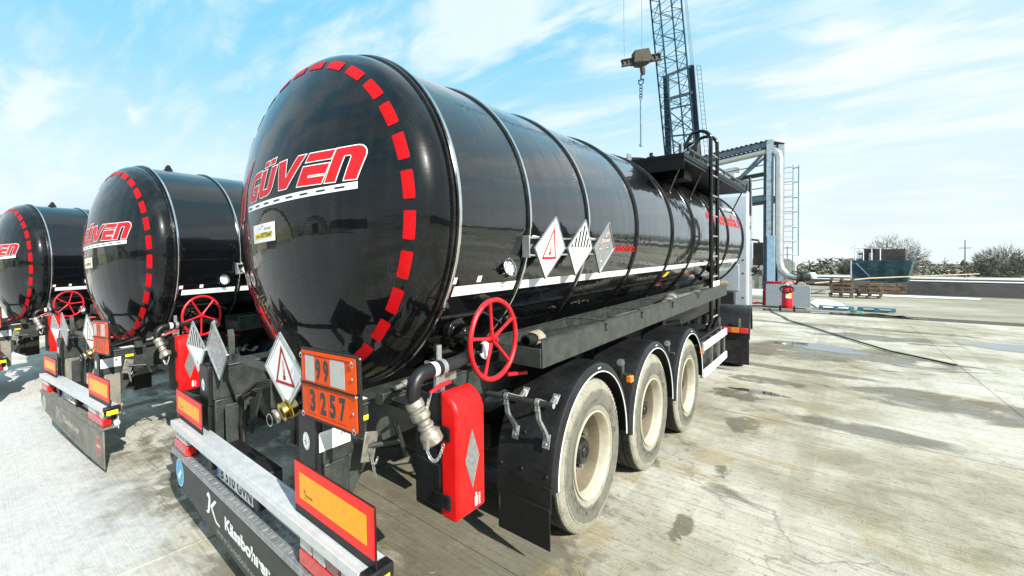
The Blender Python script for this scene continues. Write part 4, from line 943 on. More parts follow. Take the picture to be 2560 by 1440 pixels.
    # ---- wheels
    def tyre_mesh():
        m = MB(); Ro = .523; W = .19
        sec = [(.292, -.150), (.300, -.172), (.330, -.186), (.390, -.192), (.440, -.190), (.480, -.182), (.500, -.172), (Ro-.006, -.160)]
        full = sec+[(Ro, -.150)]
        for g_ in (-.095, -.035, .035, .095): full += [(Ro, g_-.009), (Ro-.011, g_-.006), (Ro-.011, g_+.006), (Ro, g_+.009)]
        full += [(Ro, .150)]+[(r, -h) for r, h in reversed(sec)]
        m.lathe(full, (0, 0, 0), (1, 0, 0), 72)
        nf = len(full)-1
        for i in range(nf):
            for k in range(72):
                if 7 <= i <= nf-8: m.mi[i*72+k] = 1
        for r, h in ((.505, .168), (.345, .190), (.452, .190)): m.tube([(h, r*math.cos(a), r*math.sin(a)) for a in [2*PI*k/72 for k in range(72)]], .0022, 5, True)
        for k in range(72):          # shoulder lugs
            a = 2*PI*k/72; c0, s0 = math.cos(a), math.sin(a)
            m.bar((.163, (Ro-.016)*c0, (Ro-.016)*s0), (.170, (Ro-.034)*c0, (Ro-.034)*s0), .018, .006, mat=0)
        return m.mesh('tyre', ['tyre', 'tyre_tread'], 30)
    def rim_mesh():
        m = MB(); m.lathe([(.296, .168), (.302, .178), (.300, .186), (.292, .187), (.284, .178), (.279, .150), (.268, .120), (.262, .05), (.258, -.03), (.235, -.055), (.205, -.062), (.165, -.058), (.120, -.030), (.100, -.028), (.0, -.028)], (0, 0, 0), (1, 0, 0), 56)
        m.lathe([(.262, -.17), (.262, .05)], (0, 0, 0), (1, 0, 0), 40)
        for i_ in range(6*56): m.mi[i_] = 1
        return m.mesh('rim', ['rim_dirty', 'rim_lip'], 40)
    TM, RM = tyre_mesh(), rim_mesh()
    m = MB(); m.lathe([(.118, -.030), (.116, .0), (.108, .03), (.094, .040), (.092, .10), (.080, .122), (0, .126)], (0, 0, 0), (1, 0, 0), 32)
    for k in range(10): a = 2*PI*k/10; m.cyl((.045, .079*math.cos(a), .079*math.sin(a)), (.058, .079*math.cos(a), .079*math.sin(a)), .006, seg=6)
    m.tube([(.128, .04*math.cos(a), .04*math.sin(a)) for a in [2*PI*k/24 for k in range(24)]], .003, 5, True)
    HM = m.mesh('hub_cap', 'black_plastic', 35)
    m = MB(); m.cyl((-.03, 0, 0), (.0, 0, 0), .022, seg=12); m.cyl((0, 0, 0), (.035, 0, 0), .0165, seg=6); m.cyl((.035, 0, 0), (.058, 0, 0), .010, seg=8, mat=1); NM = m.mesh('wheel_nut', ['black_plastic', 'dusty_steel'], 35)
    wheels = []
    for side in (1, -1):
        for k in range(3):
            yc, zc = 2.047+1.309*k, .442-.05*k
            w = empty('wheel', (side*1.012, yc, zc), (R_(17*k), 0, 0 if side > 0 else PI), root)
            link('tyre', TM, w); link('rim', RM, w); link('hub_cap', HM, w)
            for j in range(10): a = 2*PI*j/10; link('wheel_nut', NM, w, 0, (.030, .140*math.cos(a), .140*math.sin(a)))
            wheels.append(w)
            if side > 0:
                mm = MB()
                def ontyre(txt, a_c, r0, hh, ww, bold=.02):
                    vs, fs = text_mesh(txt, 1, bold, 0, 0, 1, 1.05); x0_ = min(v[0] for v in vs); x1_ = max(v[0] for v in vs); hmax = max(v[1] for v in vs); out = []
                    for (a, b) in vs:
                        u = ((a-x0_)/(x1_-x0_)-.5)*ww; r = r0+b/hmax*hh; th = a_c+u; out.append((.1935-(abs(r-.40)*.03), r*math.cos(th), r*math.sin(th)))
                    mm.add(out, fs)
                if k < 3:
                    for args in (('BRIDGESTONE', R_(235), .352, .046, R_(88)), ('R 179', R_(25), .360, .034, R_(34)), ('385/65 R 22.5', R_(100), .37, .018, R_(40), 0)):
                        mm = MB(); ontyre(*args); mm.build('sidewall_lettering', 'sidewall_relief', w, ang=180)
    # ---- ladder and walkway
    m = MB(); LX = 1.155
    for y in (6.10, 6.52):
        p = [(1.02, y, .74), (1.10, y, .76), (LX, y, .88)]+[(LX, y, z) for z in (1.5, 2.2, 2.9, 3.25)]
        p += [(LX-.14+.14*math.cos(R_(a)), y, 3.36+.14*math.sin(R_(a))) for a in range(10, 150, 20)]+[(.84, y, 3.30), (.78, y, 3.20)]
        m.tube(p, .023, 12)
    lad = m.build('ladder', 'gloss_black', root)
    for i in range(9):
        z = .93+i*.28; m = MB(); m.cyl((LX, 6.10, z), (LX, 6.52, z), .013, seg=10); m.build('rung', 'galvanised', lad)
    m = MB(); m.box(LX+.024, LX+.027, 6.09, 6.52, 1.36, 1.43); m.build('ladder_plate', 'white_plastic', lad)
    m = MB(); m.box(.30, 1.13, 4.80, 9.20, 2.925, 2.945); m.box(1.118, 1.13, 4.80, 9.20, 2.90, 3.0); m.box(.30, 1.13, 4.80, 4.812, 2.80, 2.99); m.box(.62, 1.0, 5.4, 5.8, 2.78, 2.925)
    wk = m.build('walkway', 'matte_black', root, .003, label='black walkway with upturned rear panel on tank top')
    m = MB()
    for y in (4.9, 5.9, 7.2, 9.1): m.tube([(1.10, y, 2.93), (.93, y+.1, 2.58), (on_side(y+.1, 2.55, .01)[0], y+.1, 2.55)], .011, 8)
    for y in (5.3, 6.0, 7.2, 8.4, 9.1): m.tube([(1.12, y, 2.95), (1.13, y, 3.06)], .012, 8)
    m.tube([(1.13, 5.0, 3.06), (1.13, 9.15, 3.06)], .016, 8); m.tube([(1.13, 5.2, 2.99), (1.13, 9.15, 2.99)], .009, 8)
    m.build('walkway_rail', 'frame_grey_black', wk)
    m = MB(); m.box(.50, .512, 4.83, 4.97, 2.945, 3.09); m.prism([(4.85, 2.945), (4.97, 2.945), (4.90, 3.12), (4.85, 3.12)], 'yz', 1.09, 1.10); m.build('hinge_plate', 'galvanised', wk)
    m = MB(); m.cyl((.72, 4.9, 2.99), (.80, 4.9, 2.99), .03, seg=12); m.cyl((.76, 4.9, 2.99), (.76, 4.9, 3.06), .02, seg=10); m.build('vent_cap', 'gloss_black', wk)
    for y in (6.3, 7.9):
        m = MB(); m.lathe([(.25, 0), (.25, .14), (.28, .14), (.28, .18), (0, .20)], (.0, y, 3.10), (0, 0, 1), 32); m.build('manhole', 'gloss_black', root)
    # ---- side guard with locker
    for z0, z1 in ((.640, .735), (.30, .395)):
        m = MB(); m.box(1.205, 1.228, 5.32, 6.78, z0-.02, z1-.02); m.build('side_guard_rail', 'white_plastic', root, .004)
    for y in (5.33, 5.9, 6.35, 6.76):
        m = MB(); m.box(1.18, 1.204, y-.015, y+.015, .28, .72); m.build('side_guard_post', 'dusty_steel', root)
    m = MB(); m.box(.75, 1.16, 5.40, 6.75, .32, .74); m.build('locker', 'black_plastic', root, .01)
    m = MB(); m.box(1.19, 1.235, 5.22, 5.27, .60, .66); m.build('side_marker_lamp', 'lamp_orange', root, .006)
    m = MB(); m.box(1.04, 1.20, 5.02, 5.5, .72, .735); m.cyl((.80, 5.2, .90), (1.0, 5.25, .95), .05, seg=12); m.cyl((.84, 4.9, .98), (.90, 4.9, .98), .08, seg=16); m.box(.75, .80, 4.85, 5.2, .75, 1.1); m.build('landing_gear_drive', 'frame_shadow_black', root, .004)
    for x in (-.62, .62):
        m = MB(); m.box(x-.05, x+.05, 7.1, 7.2, .22, .9); m.box(x-.12, x+.12, 7.02, 7.28, .20, .22); m.build('landing_leg', 'frame_shadow_black', root, .004)
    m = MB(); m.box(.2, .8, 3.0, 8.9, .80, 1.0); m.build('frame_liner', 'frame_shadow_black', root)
    m = MB(); m.tube([(.85, 7.0, 1.42), (1.0, 7.3, 1.40), (1.02, 7.7, 1.30)], .035, 12); m.sphere((.98, 7.15, 1.60), .10, 14, 10); m.cyl((.95, 7.1, 1.36), (1.05, 7.8, 1.30), .05, seg=14, mat=1); m.cyl((.98, 7.6, 1.20), (1.06, 7.62, 1.18), .03, seg=10, mat=2)
    m.build('pump_valve', ['gloss_black', 'brass', 'lamp_orange'], root)
    return root

T1 = build_trailer('nearest black tanker trailer, with an orange 99 over 3257 plate and silver truck attached')

# hoses lying in the tray (rest in it, so they are things of their own)
h = empty('hose', (0, 0, 0), (TILT, 0, 0), label='black hose end with a tied rag at the rear of the side tray', category='hose', group='hoses lying in the side tray')
m = MB(); m.lathe([(.026, -.06), (.036, -.06), (.036, .12), (.034, .16), (.034, 1.1)], (1.05, 1.46, 1.315), (.015, 1, -.03), 20); m.build('hose_body', 'black_rubber', h)
m = MB(); random.seed(5)
for k in range(9):
    m.tube([(1.05+.044*math.cos(a), 1.485+k*.009+.006*math.sin(3*a+k), 1.317+.044*math.sin(a)) for a in [2*PI*i/14+k for i in range(14)]], .008, 6, True)
m.build('tied_rag', 'rag', h)
h2 = empty('hose', (0, 0, 0), (TILT, 0, 0), label='dusty brown hose lying at the far end of the side tray', category='hose', group='hoses lying in the side tray')
m = MB(); m.tube([(1.0, 3.0, 1.235), (1.02, 3.6, 1.24), (1.10, 4.1, 1.27), (1.06, 4.6, 1.33)], .055, 16); m.tube([(.99, 4.5, 1.28), (1.0, 5.3, 1.27), (1.02, 6.6, 1.26)], .045, 14); m.build('hose_body', 'hose_brown', h2)
m = MB(); m.lathe([(.057, 0), (.062, .02), (.062, .06), (.057, .08)], (1.08, 4.42, 1.312), (-.09, .6, .10), 18); m.build('hose_clip', 'galvanised', h2)

def dirty_copy(loc, yaw_deg, label, mapping):
    r = copy_tree(T1); r.location = loc; r.rotation_euler = (TILT, R_(-1.0), R_(yaw_deg)); r['label'] = label
    for c in r.children:                     # their outlet and extinguisher sit farther forward
        if c.name.split('.')[0] in ('discharge_pipe', 'pipe_label', 'pipe_clamp', 'pipe_bracket', 'hose_coupling', 'extinguisher_box', 'pipe_foot') or (c.name.startswith('chain') and c.data.vertices[0].co.x > 1.0): c.location.y += .15
    def walk(o):
        for c in o.children:
            if c.data and c.data.materials:
                names = [mt.name for mt in c.data.materials]
                if any(n in mapping.get(c.name.split('.')[0], {}) for n in names):
                    c.data = c.data.copy()
                    for i, n in enumerate(names):
                        if n in mapping[c.name.split('.')[0]]: c.data.materials[i] = M_(mapping[c.name.split('.')[0]][n])
            walk(c)
    walk(r); return r
MAPP = {'rear_panel': {'panel_charcoal': 'panel_dusty'}, 'lettering': {'decal_white': 'print_faded', 'print_grey': 'panel_dusty'}, 'emblem': {'decal_white': 'print_faded'},
        'direction_sign': {'decal_white': 'print_faded', 'decal_red': 'print_faded_red', 'sign_blue': 'print_faded'}, 'rear_dish': {'tank_black': 'tank_black_dusty'},
        'chequer_step': {'galvanised': 'dusty_steel'}, 'tread_pattern': {'galvanised': 'dusty_steel'}, 'bumper_web': {'galvanised': 'dusty_steel'},
        'rear_post': {'frame_grey_black': 'panel_dusty'}}
T2 = dirty_copy((-3.449, -.328, -.20), 6.8, 'middle black tanker trailer, dust-covered grey rear panel, parked behind the nearest one', MAPP)

T3 = dirty_copy((-7.63, -1.03, -.34), 12, 'farthest black tanker trailer, cut by the left edge of the photo', MAPP)

for tr_, deg in ((T2, 22), (T3, 47)):            # their hand wheels stand at other angles
    for c_ in tr_.children:
        if c_.name.startswith('hand_wheel'):
            c0 = Vector((1.13, .945, 1.408)); Rm = Matrix.Rotation(R_(deg), 4, 'X'); c_.matrix_local = Matrix.Translation(c0) @ Rm @ Matrix.Translation(-c0)

# ================================================================ tractor truck in front of the nearest trailer
def build_truck():
    root = empty('tractor_truck', (.05, 9.25, 0), (0, 0, R_(5.0)), label='silver truck cab and black rear mudguards coupled to the nearest trailer', category='truck')
    # local frame: rear axle at y = 0
    m = MB(); m.prism([(-.72, .80), (-.72, 3.05), (-.72, 3.05)], 'yz', 0, .001) if 0 else None
    m = MB()
    sec = [(.0, .93), (.0, 3.3), (.06, 3.55), (.25, 3.68), (1.7, 3.72), (2.05, 3.4), (2.22, 2.2), (2.25, .95), (1.7, .80), (.12, .80)]
    m.prism([(y+1.85, z) for y, z in sec], 'yz', -1.12, 1.05); body = m.build('cab_body', 'truck_silver', root, .05)
    m = MB(); m.box(1.03, 1.055, 1.87, 1.99, .95, 3.0); m.box(-1.125, -1.10, 1.87, 1.99, .95, 3.0); m.build('cab_corner', 'truck_white', root, .012)
    m = MB(); m.box(-.95, .88, 1.83, 1.855, 1.35, 1.95); m.box(-.95, .74, 1.835, 1.855, 2.25, 2.30); m.box(.1, .74, 1.825, 1.85, 2.0, 2.22); m.box(-1.0, .80, 1.82, 1.86, .95, 1.15); m.build('rear_wall_panel', 'truck_silver', root, .015)
    for x, y_, z in [(.95, 1.842, q) for q in (1.2, 1.75, 2.05, 2.35, 2.6)]+[(q, 1.815, 1.05) for q in (.1, .35, .6)]: m = MB(); m.cyl((x, y_, z), (x, y_+.012, z), .018, seg=8); m.build('body_plug', 'black_plastic', root)
    m = MB(); m.box(-.62, .62, -.02, .01, 0, .001) if 0 else None
    m.prism([(1.95, 3.62), (2.2, 3.78), (2.6, 3.98), (3.4, 3.90), (3.8, 3.66), (3.8, 3.60), (1.95, 3.58)], 'yz', -1.08, 1.01); m.build('roof_deflector', 'gloss_black', root, .03)
    m = MB(); m.box(1.03, 1.08, 2.05, 2.55, 3.1, 3.95); m.box(1.035, 1.075, 1.95, 2.1, 2.75, 2.92); m.build('side_deflector', 'gloss_black', root, .02)
    m = MB(); m.tube([(.92, 3.55, 2.62), (1.18, 3.50, 2.58), (1.20, 3.50, 2.5)], .025, 8); m.box(1.08, 1.28, 3.44, 3.56, 1.95, 2.52); m.tube([(1.2, 3.5, 1.95), (1.15, 3.52, 1.75), (.92, 3.6, 1.62)], .022, 8); m.sphere((1.12, 3.47, 1.83), .11, 12, 8, (.9, .5, .7)); m.build('mirror', 'gloss_black', root, .02)
    m = MB(); m.box(-.42, -.34, -.9, 3.8, .70, .95); m.box(.34, .42, -.9, 3.8, .70, .95); m.box(-.5, .5, -.45, .45, .95, 1.10); m.box(-.42, .42, -.85, -.77, .72, .93); m.build('truck_frame', 'frame_shadow_black', root, .01)
    m = MB(); m.box(-.9, .82, 1.5, 1.83, .6, 1.35); m.build('cab_underbody', 'frame_shadow_black', root, .02)
    for sx in (1, -1):
        x0, x1 = sorted((sx*.55+.02, sx*1.14+.02)); m = MB(); RO = .64; n = 24
        angs = [R_(12+156*i/n) for i in range(n+1)]
        vs = [(x, RO*math.cos(a)*1.05-.03, .52+RO*math.sin(a)) for x in (x0, x1) for a in angs]+[(x, (RO-.03)*math.cos(a)*1.05-.03, .52+(RO-.03)*math.sin(a)) for x in (x0, x1) for a in angs]
        q = n+1; fs_ = []
        for j in range(n): fs_ += [(j, j+1, q+j+1, q+j), (2*q+j, 2*q+j+1, 3*q+j+1, 3*q+j), (j, j+1, 2*q+j+1, 2*q+j), (q+j, q+j+1, 3*q+j+1, 3*q+j)]
        m.add(vs, fs_); m.box(x0, x1, -.72, -.68, .60, .80); m.build('truck_mudguard', 'black_plastic', root, .006)
        m = MB(); m.box(x0+.01, x1-.01, -.715, -.70, .14, .62); m.build('truck_mud_flap', 'black_rubber', root, .006)
        m = MB()
        for f_ in (.25, .75): m.box(x0+(x1-x0)*f_-.015, x0+(x1-x0)*f_+.015, -.695, -.66, .62, .95)
        m.build('guard_strap', 'dusty_steel', root)
        m = MB(); m.box(x0+.06, x1-.02, -.775, -.72, .70, .80); lamp = m.build('truck_tail_lamp', 'black_plastic', root, .008)
        w = (x1-x0-.08)/4
        for i_, mt in enumerate(('lens_clear', 'lens_red', 'lens_amber', 'lens_red')):
            i2 = i_ if sx > 0 else 3-i_; m = MB(); m.box(x0+.062+i2*w, x0+.058+(i2+1)*w, -.790, -.775, .703, .797); m.build('lens', mt, lamp, .006)
        wh = empty('truck_wheel', (sx*.86+.02, 0, .52), (0, 0, 0 if sx > 0 else PI), root)
        me_t = [o.data for o in bpy.data.objects if o.name.startswith('tyre')][0]; me_r = [o.data for o in bpy.data.objects if o.name.startswith('rim')][0]
        link('tyre', me_t, wh); link('rim', me_r, wh)
        a = link('tyre', me_t, wh, 0, (-.34*1, 0, 0)) if 0 else None
        wh2 = empty('truck_wheel', (sx*.88-.10, 3.2, .52), (0, 0, 0 if sx > 0 else PI), root); link('tyre', me_t, wh2); link('rim', me_r, wh2)
    return root
build_truck()

# ================================================================ yard
def ground_z(x):
    """the yard falls gently towards the left"""
    for x0, z0, x1, z1 in ((-.55, 0, -5.15, -.30), (-5.15, -.30, -9.75, -.375), (-9.75, -.375, -900, -.40)):
        if x1 <= x <= x0: return z0+(z1-z0)*(x-x0)/(x1-x0)
    return 0.0 if x > -.55 else -.40
XS = [400, 22, -.55, -5.15, -9.75, -24, -400]
def sheet(name, xs, y0, y1, dz, mat):
    m = MB(); m.add([(x, y, ground_z(x)+dz) for x in xs for y in (y0, y1)], [(2*i, 2*i+1, 2*i+3, 2*i+2) for i in range(len(xs)-1)]); return m.build(name, mat, kind='structure', ang=1)
sheet('ground', XS, -300, 900, -.045, 'earth_far')
bed = sheet('concrete_yard', [22, -.55, -5.15, -9.75, -24], -34, 26.2, -.013, 'joint_earth')
SL = 4.6
slab_me = {}
for yd in ('yard_concrete', 'yard_concrete_crossed'):
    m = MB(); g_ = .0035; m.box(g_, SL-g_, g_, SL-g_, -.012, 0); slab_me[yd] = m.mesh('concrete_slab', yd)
random.seed(11)
for i in range(-5, 5):
    for j in range(-7, 5):
        x, y = i*SL-.55, j*SL+1.25
        if y+SL > 26: continue
        za, zb = ground_z(x+.001), ground_z(x+SL-.001)
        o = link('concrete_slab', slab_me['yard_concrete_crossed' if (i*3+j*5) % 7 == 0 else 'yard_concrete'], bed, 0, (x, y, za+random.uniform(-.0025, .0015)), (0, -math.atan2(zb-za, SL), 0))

def puddle(cx, cy, rx, ry, seed, label, z=.004, n=40):
    random.seed(seed); ph = [random.uniform(0, 6.28) for _ in range(5)]; pts = []
    for k in range(n):
        a = 2*PI*k/n; r = 1+.22*math.sin(2*a+ph[0])+.14*math.sin(3*a+ph[1])+.09*math.sin(5*a+ph[2])+.06*math.sin(9*a+ph[3]); pts.append((cx+rx*r*math.cos(a), cy+ry*r*math.sin(a), z))
    m = MB(); m.add(pts, [tuple(range(n))]); o = m.build('puddle', 'puddle_water', kind='structure', label=label); return o
puddle(1.55, 7.25, .28, .12, 3, 'small rain puddle beside the truck wheel')
puddle(2.1, 13.2, .8, .55, 5, 'shallow rain puddle on the sunny concrete')
puddle(.35, 24.9, 1.6, .45, 8, 'long rain puddle by the gantry column foot')
puddle(3.1, 25.3, 1.4, .5, 12, 'rain puddle beside the blue pallet')
puddle(5.8, 17, 1.3, .8, 15, 'wide rain puddle near the right edge')

# scattered straw bits
m = MB(); random.seed(21)
for k in range(260):
    x = random.uniform(.9, 3.2); y = random.uniform(.4, 8); a = random.uniform(0, PI); L = random.uniform(.01, .05)
    if k < 70: x = random.gauss(1.55, .18); y = random.gauss(1.5, .6)
    if k > 200: x = random.gauss(.95, .1); y = random.gauss(.55, .3)
    m.bar((x, y, .0035), (x+L*math.cos(a), y+L*math.sin(a), .005), .0018, .0012)
m.build('straw_litter', 'straw', kind='stuff')

# ================================================================ background on the right
def ibeam(m, a, b, w, d, t=.02, up=(0, 0, 1), mat=None):
    a, b = Vector(a), Vector(b); dr = (b-a).normalized(); u = Vector(up)
    if abs(dr.dot(u)) > .9: u = Vector((-.43, .9, 0))
    u = (u-dr*u.dot(dr)).normalized(); s_ = dr.cross(u)
    m.bar(a+u*(d/2), b+u*(d/2), w, t, up=tuple(u), mat=mat); m.bar(a-u*(d/2), b-u*(d/2), w, t, up=tuple(u), mat=mat); m.bar(a, b, t, d-t, up=tuple(u), mat=mat)

G0 = Vector((-.30, 27.8, 0)); GD = Vector((-.906, .423, 0)); GN = Vector((.423, .906, 0))
gan = empty('loading_gantry', tuple(G0), label='tall steel loading gantry with corrugated canopy behind the truck', category='gantry')
def gp(a, b, z): p = GD*a+GN*b; return (p.x, p.y, z)
m = MB(); ibeam(m, gp(0, 0, .75), gp(0, 0, 8.55), .30, .34, .03); m.build('column', 'gantry_blue_grey', gan)
m = MB(); m.box(-.02, .30, -.30, -.22, .75, 3.6); m.box(.0, .28, -.24, -.20, .8, 3.55); m.build('column_facing', 'gantry_light_blue', gan, .01)
m = MB(); m.box(-.20, .24, -.26, .22, .68, .76); m.box(-.18, .22, -.2, .2, .40, .45)
for x, y in ((-.16, -.18), (.18, -.18), (-.16, .16), (.18, .16)): m.cyl((x, y, 0), (x, y, .7), .04, seg=8)
m.build('column_foot', 'gantry_dark', gan)
m = MB(); ibeam(m, gp(0, .9, .0), gp(0, .9, 8.4), .26, .3, .03); m.build('column', 'gantry_blue_grey', gan)
m = MB(); ibeam(m, gp(5.2, 0, .0), gp(5.2, 0, 8.3), .26, .3, .03); m.build('column', 'gantry_blue_grey', gan)
m = MB(); ibeam(m, gp(5.2, .9, .0), gp(5.2, .9, 8.3), .26, .3, .03); m.build('column', 'gantry_blue_grey', gan)
m = MB(); ibeam(m, gp(-.1, -.1, 8.35), gp(5.6, -.1, 8.35), .14, .26, .02); m.build('top_beam', 'gantry_blue_grey', gan)
m = MB(); ibeam(m, gp(-.1, .9, 8.25), gp(5.6, .9, 8.25), .14, .26, .02); m.build('top_beam', 'gantry_blue_grey', gan)
m = MB(); nn = 70
vs = [gp(-.1+5.7*i/nn, b, 8.52+.045*math.sin(i*2.1)) for b in (-.25, 1.3) for i in range(nn+1)]
m.add(vs, [(i, i+1, nn+2+i, nn+1+i) for i in range(nn)]); m.build('corrugated_roof', 'gantry_dark', gan)
m = MB(); ibeam(m, gp(.1, 0, 5.6), gp(5.2, 0, 5.6), .16, .30, .02); m.box(-5, .1, -.05, 2.6, 5.40, 5.44) if 0 else None; m.build('deck_beam', 'gantry_blue_grey', gan)
m = MB(); ibeam(m, gp(.1, .9, 5.6), gp(5.2, .9, 5.6), .16, .30, .02); m.build('deck_beam', 'gantry_blue_grey', gan)
m = MB(); m.add([gp(.1, .1, 5.42), gp(5.2, .1, 5.42), gp(5.2, .95, 5.42), gp(.1, .95, 5.42), gp(.1, .1, 5.38), gp(5.2, .1, 5.38), gp(5.2, .95, 5.38), gp(.1, .95, 5.38)], [(0, 1, 2, 3), (4, 5, 6, 7), (0, 1, 5, 4), (2, 3, 7, 6), (1, 2, 6, 5), (0, 3, 7, 4)]); m.build('deck', 'gantry_dark', gan)
for a, z0, z1 in ((0, 8.2, 6.1), (.25, 7.7, 6.0)):
    m = MB(); m.bar(gp(a, .05, z0), gp(a+2.3, .05, z1), .10); m.build('brace', 'gantry_blue_grey', gan)
for z in (6.15, 6.6, 6.95, 7.35):
    m = MB(); m.cyl(gp(.1, .08, z), gp(5.2, .08, z-.02), .028, seg=8); m.build('guard_rail', 'gantry_blue_grey', gan)
m = MB(); ibeam(m, gp(.1, .1, 6.85), gp(5.0, .1, 6.80), .10, .16, .02); m.build('guard_rail', 'gantry_dark', gan)
pipe = empty('insulated_pipe', (G0.x+.43, G0.y-.05, 0), label='silver clad pipe rising beside the gantry column and bending under its roof', category='pipe')
m = MB(); arcs = [(.0-.0, 0, 0)]
pts = [(.75, -.05, 1.50), (.55, -.05, 1.52), (.30, -.03, 1.62), (.08, 0, 1.90), (0, 0, 2.3), (0, 0, 5), (0, 0, 7.5), (-.05, .02, 7.80), (-.22, .08, 8.0), (-.5, .15, 8.02)]
m.tube(pts, .175, 20); m.tube([(-.5, .15, 8.02), (-4.6, 2.0, 7.92)], .175, 20); m.build('pipe_run', 'pipe_cladding', pipe)
for z in (2.6, 3.6, 4.6, 5.6, 6.6):
    m = MB(); m.lathe([(.177, -.02), (.183, -.02), (.183, .02), (.177, .02)], (0, 0, z), (0, 0, 1), 24); m.build('cladding_band', 'pipe_cladding', pipe)
m = MB(); m.lathe([(.20, 0), (.26, 0), (.26, .06), (.20, .06), (.20, .22), (.26, .22), (.26, .28), (.18, .28)], (.70, -.05, 1.50), (1, 0, .02), 20); m.cyl((.95, -.05, 1.5), (1.2, -.05, 1.5), .17, seg=16); m.box(.5, 1.1, -.2, .1, 1.74, 1.80); m.cyl((.62, -.2, 1.05), (.75, -.1, 1.45), .04, seg=8); m.cyl((.85, -.05, 1.0), (.85, -.05, 1.4), .03, seg=8); m.build('flanged_valve', 'gantry_dark', pipe)
cage = empty('caged_ladder', (G0.x+.75, G0.y+1.2, 0), label='pale blue hooped ladder cage right of the clad pipe', category='ladder')
m = MB(); m.tube([(.35, 0, 2.6), (.35, 0, 7.3)], .025, 8); m.build('cage_strip', 'cable_steel', cage)
for x in (-.28, .12): m = MB(); m.tube([(x, .2, .3), (x, .2, 7.4)], .02, 8); m.build('stile', 'cable_steel', cage)
for z in (2.65, 3.35, 4.1, 4.9, 5.65, 6.45, 7.2):
    m = MB(); m.tube([(-.28, .2, z), (-.20, -.15, z+.01), (.1, -.28, z), (.33, -.1, z), (.36, .05, z), (.12, .2, z)], .018, 6); m.build('hoop', 'cable_steel', cage)
for k in range(22): m = MB(); m.cyl((-.28, .2, .5+k*.31), (.12, .2, .5+k*.31), .012, seg=6); m.build('rung', 'cable_steel', cage)
# equipment on and under the gantry
eq = empty('roof_hood', gp(3.7, 0, 0) and (G0.x+GD.x*4.3, G0.y+GD.y*4.3, 8.55), label='open dark hood box standing on the canopy behind the ladder hook', category='hood')
m = MB(); m.box(-.55, .45, -.3, .3, .9, .98); m.box(-.55, -.50, -.3, .3, 0, .9); m.box(.40, .45, -.3, .3, 0, .9); m.box(-.5, .4, .25, .3, 0, .9); m.build('hood_shell', 'gantry_dark', eq)
m = MB(); m.box(-.30, .05, -.1, .1, 0, .5); m.bar((-.45, -.28, .35), (.3, -.28, .85), .06); m.build('hood_insert', 'gantry_light_blue', eq)
for k, (a, z0, z1, w) in enumerate(((2.05, 6.9, 7.55, .62), (3.2, 6.2, 7.15, .75))):
    o = empty('equipment_box', (G0.x+GD.x*a, G0.y+GD.y*a, 0), label=('upper white equipment box under the gantry roof', 'lower white equipment box hanging over the gantry deck')[k], category='equipment box', group='white equipment boxes on the gantry')
    m = MB(); m.add([tuple(GD*(s1*w/2)+GN*(.3+s2*.2)+Vector((0, 0, z))) for z in (z0, z1) for s1 in (-1, 1) for s2 in (-1, 1)], [(0, 1, 3, 2), (4, 5, 7, 6), (0, 1, 5, 4), (2, 3, 7, 6), (0, 2, 6, 4), (1, 3, 7, 5)]); m.build('casing', 'white_plastic', o, .02)
    m = MB(); p0 = GN*.09; m.cyl(tuple(p0+Vector((0, 0, z0+.25))), tuple(GN*.06+Vector((0, 0, z0+.25))), .06, seg=12); m.build('dial', 'gantry_dark', o)
lampo = empty('flood_lamp', (G0.x+GD.x*2.9, G0.y+GD.y*2.9, 8.6), label='small flood lamp on a bent rod on the canopy', category='lamp')
m = MB(); m.tube([(0, 0, 0), (-.05, 0, .35), (-.25, 0, .42)], .015, 6); m.build('lamp_arm', 'cable_steel', lampo)
m = MB(); m.box(-.08, .12, -.06, .06, .0, .14); m.build('lamp_head', 'white_plastic', lampo, .01)

cab_ = empty('grey_cabinet', (.62, 27.2, 0), (0, 0, R_(4)), label='grey steel cabinet behind the wheeled extinguisher', category='cabinet')
m = MB(); m.box(-.95, .72, 0, .9, .05, 1.12); m.build('cabinet_body', 'cabinet_grey', cab_, .015)
m = MB(); m.box(-.90, .68, .02, .88, 1.12, 1.14); m.build('cabinet_lid', 'cabinet_grey', cab_, .005)
m = MB(); m.box(-1.03, -.952, .1, .8, .05, 1.0); m.build('red_side', 'wheel_red', cab_, .01)
coil = MB()
for k in range(2): coil.tube([(.0+(.55-.05*k)*math.cos(a), (.30)*math.sin(a), .05+k*.05) for a in [2*PI*i/28 for i in range(28)]], .04, 8, True)
coil.build('hose_coil', 'wheel_red', loc=(.18, 27.6, 1.14), label='red hose coiled on top of the grey cabinet', category='hose')
ws = empty('wood_offcut', (1.0, 27.5, 1.19), label='short timber block lying on the grey cabinet', category='timber')
m = MB(); m.box(-.14, .14, -.2, .2, -.045, .045); m.box(-.1, .06, -.15, .15, .045, .09); m.build('timber', 'wood_pale', ws, .01)

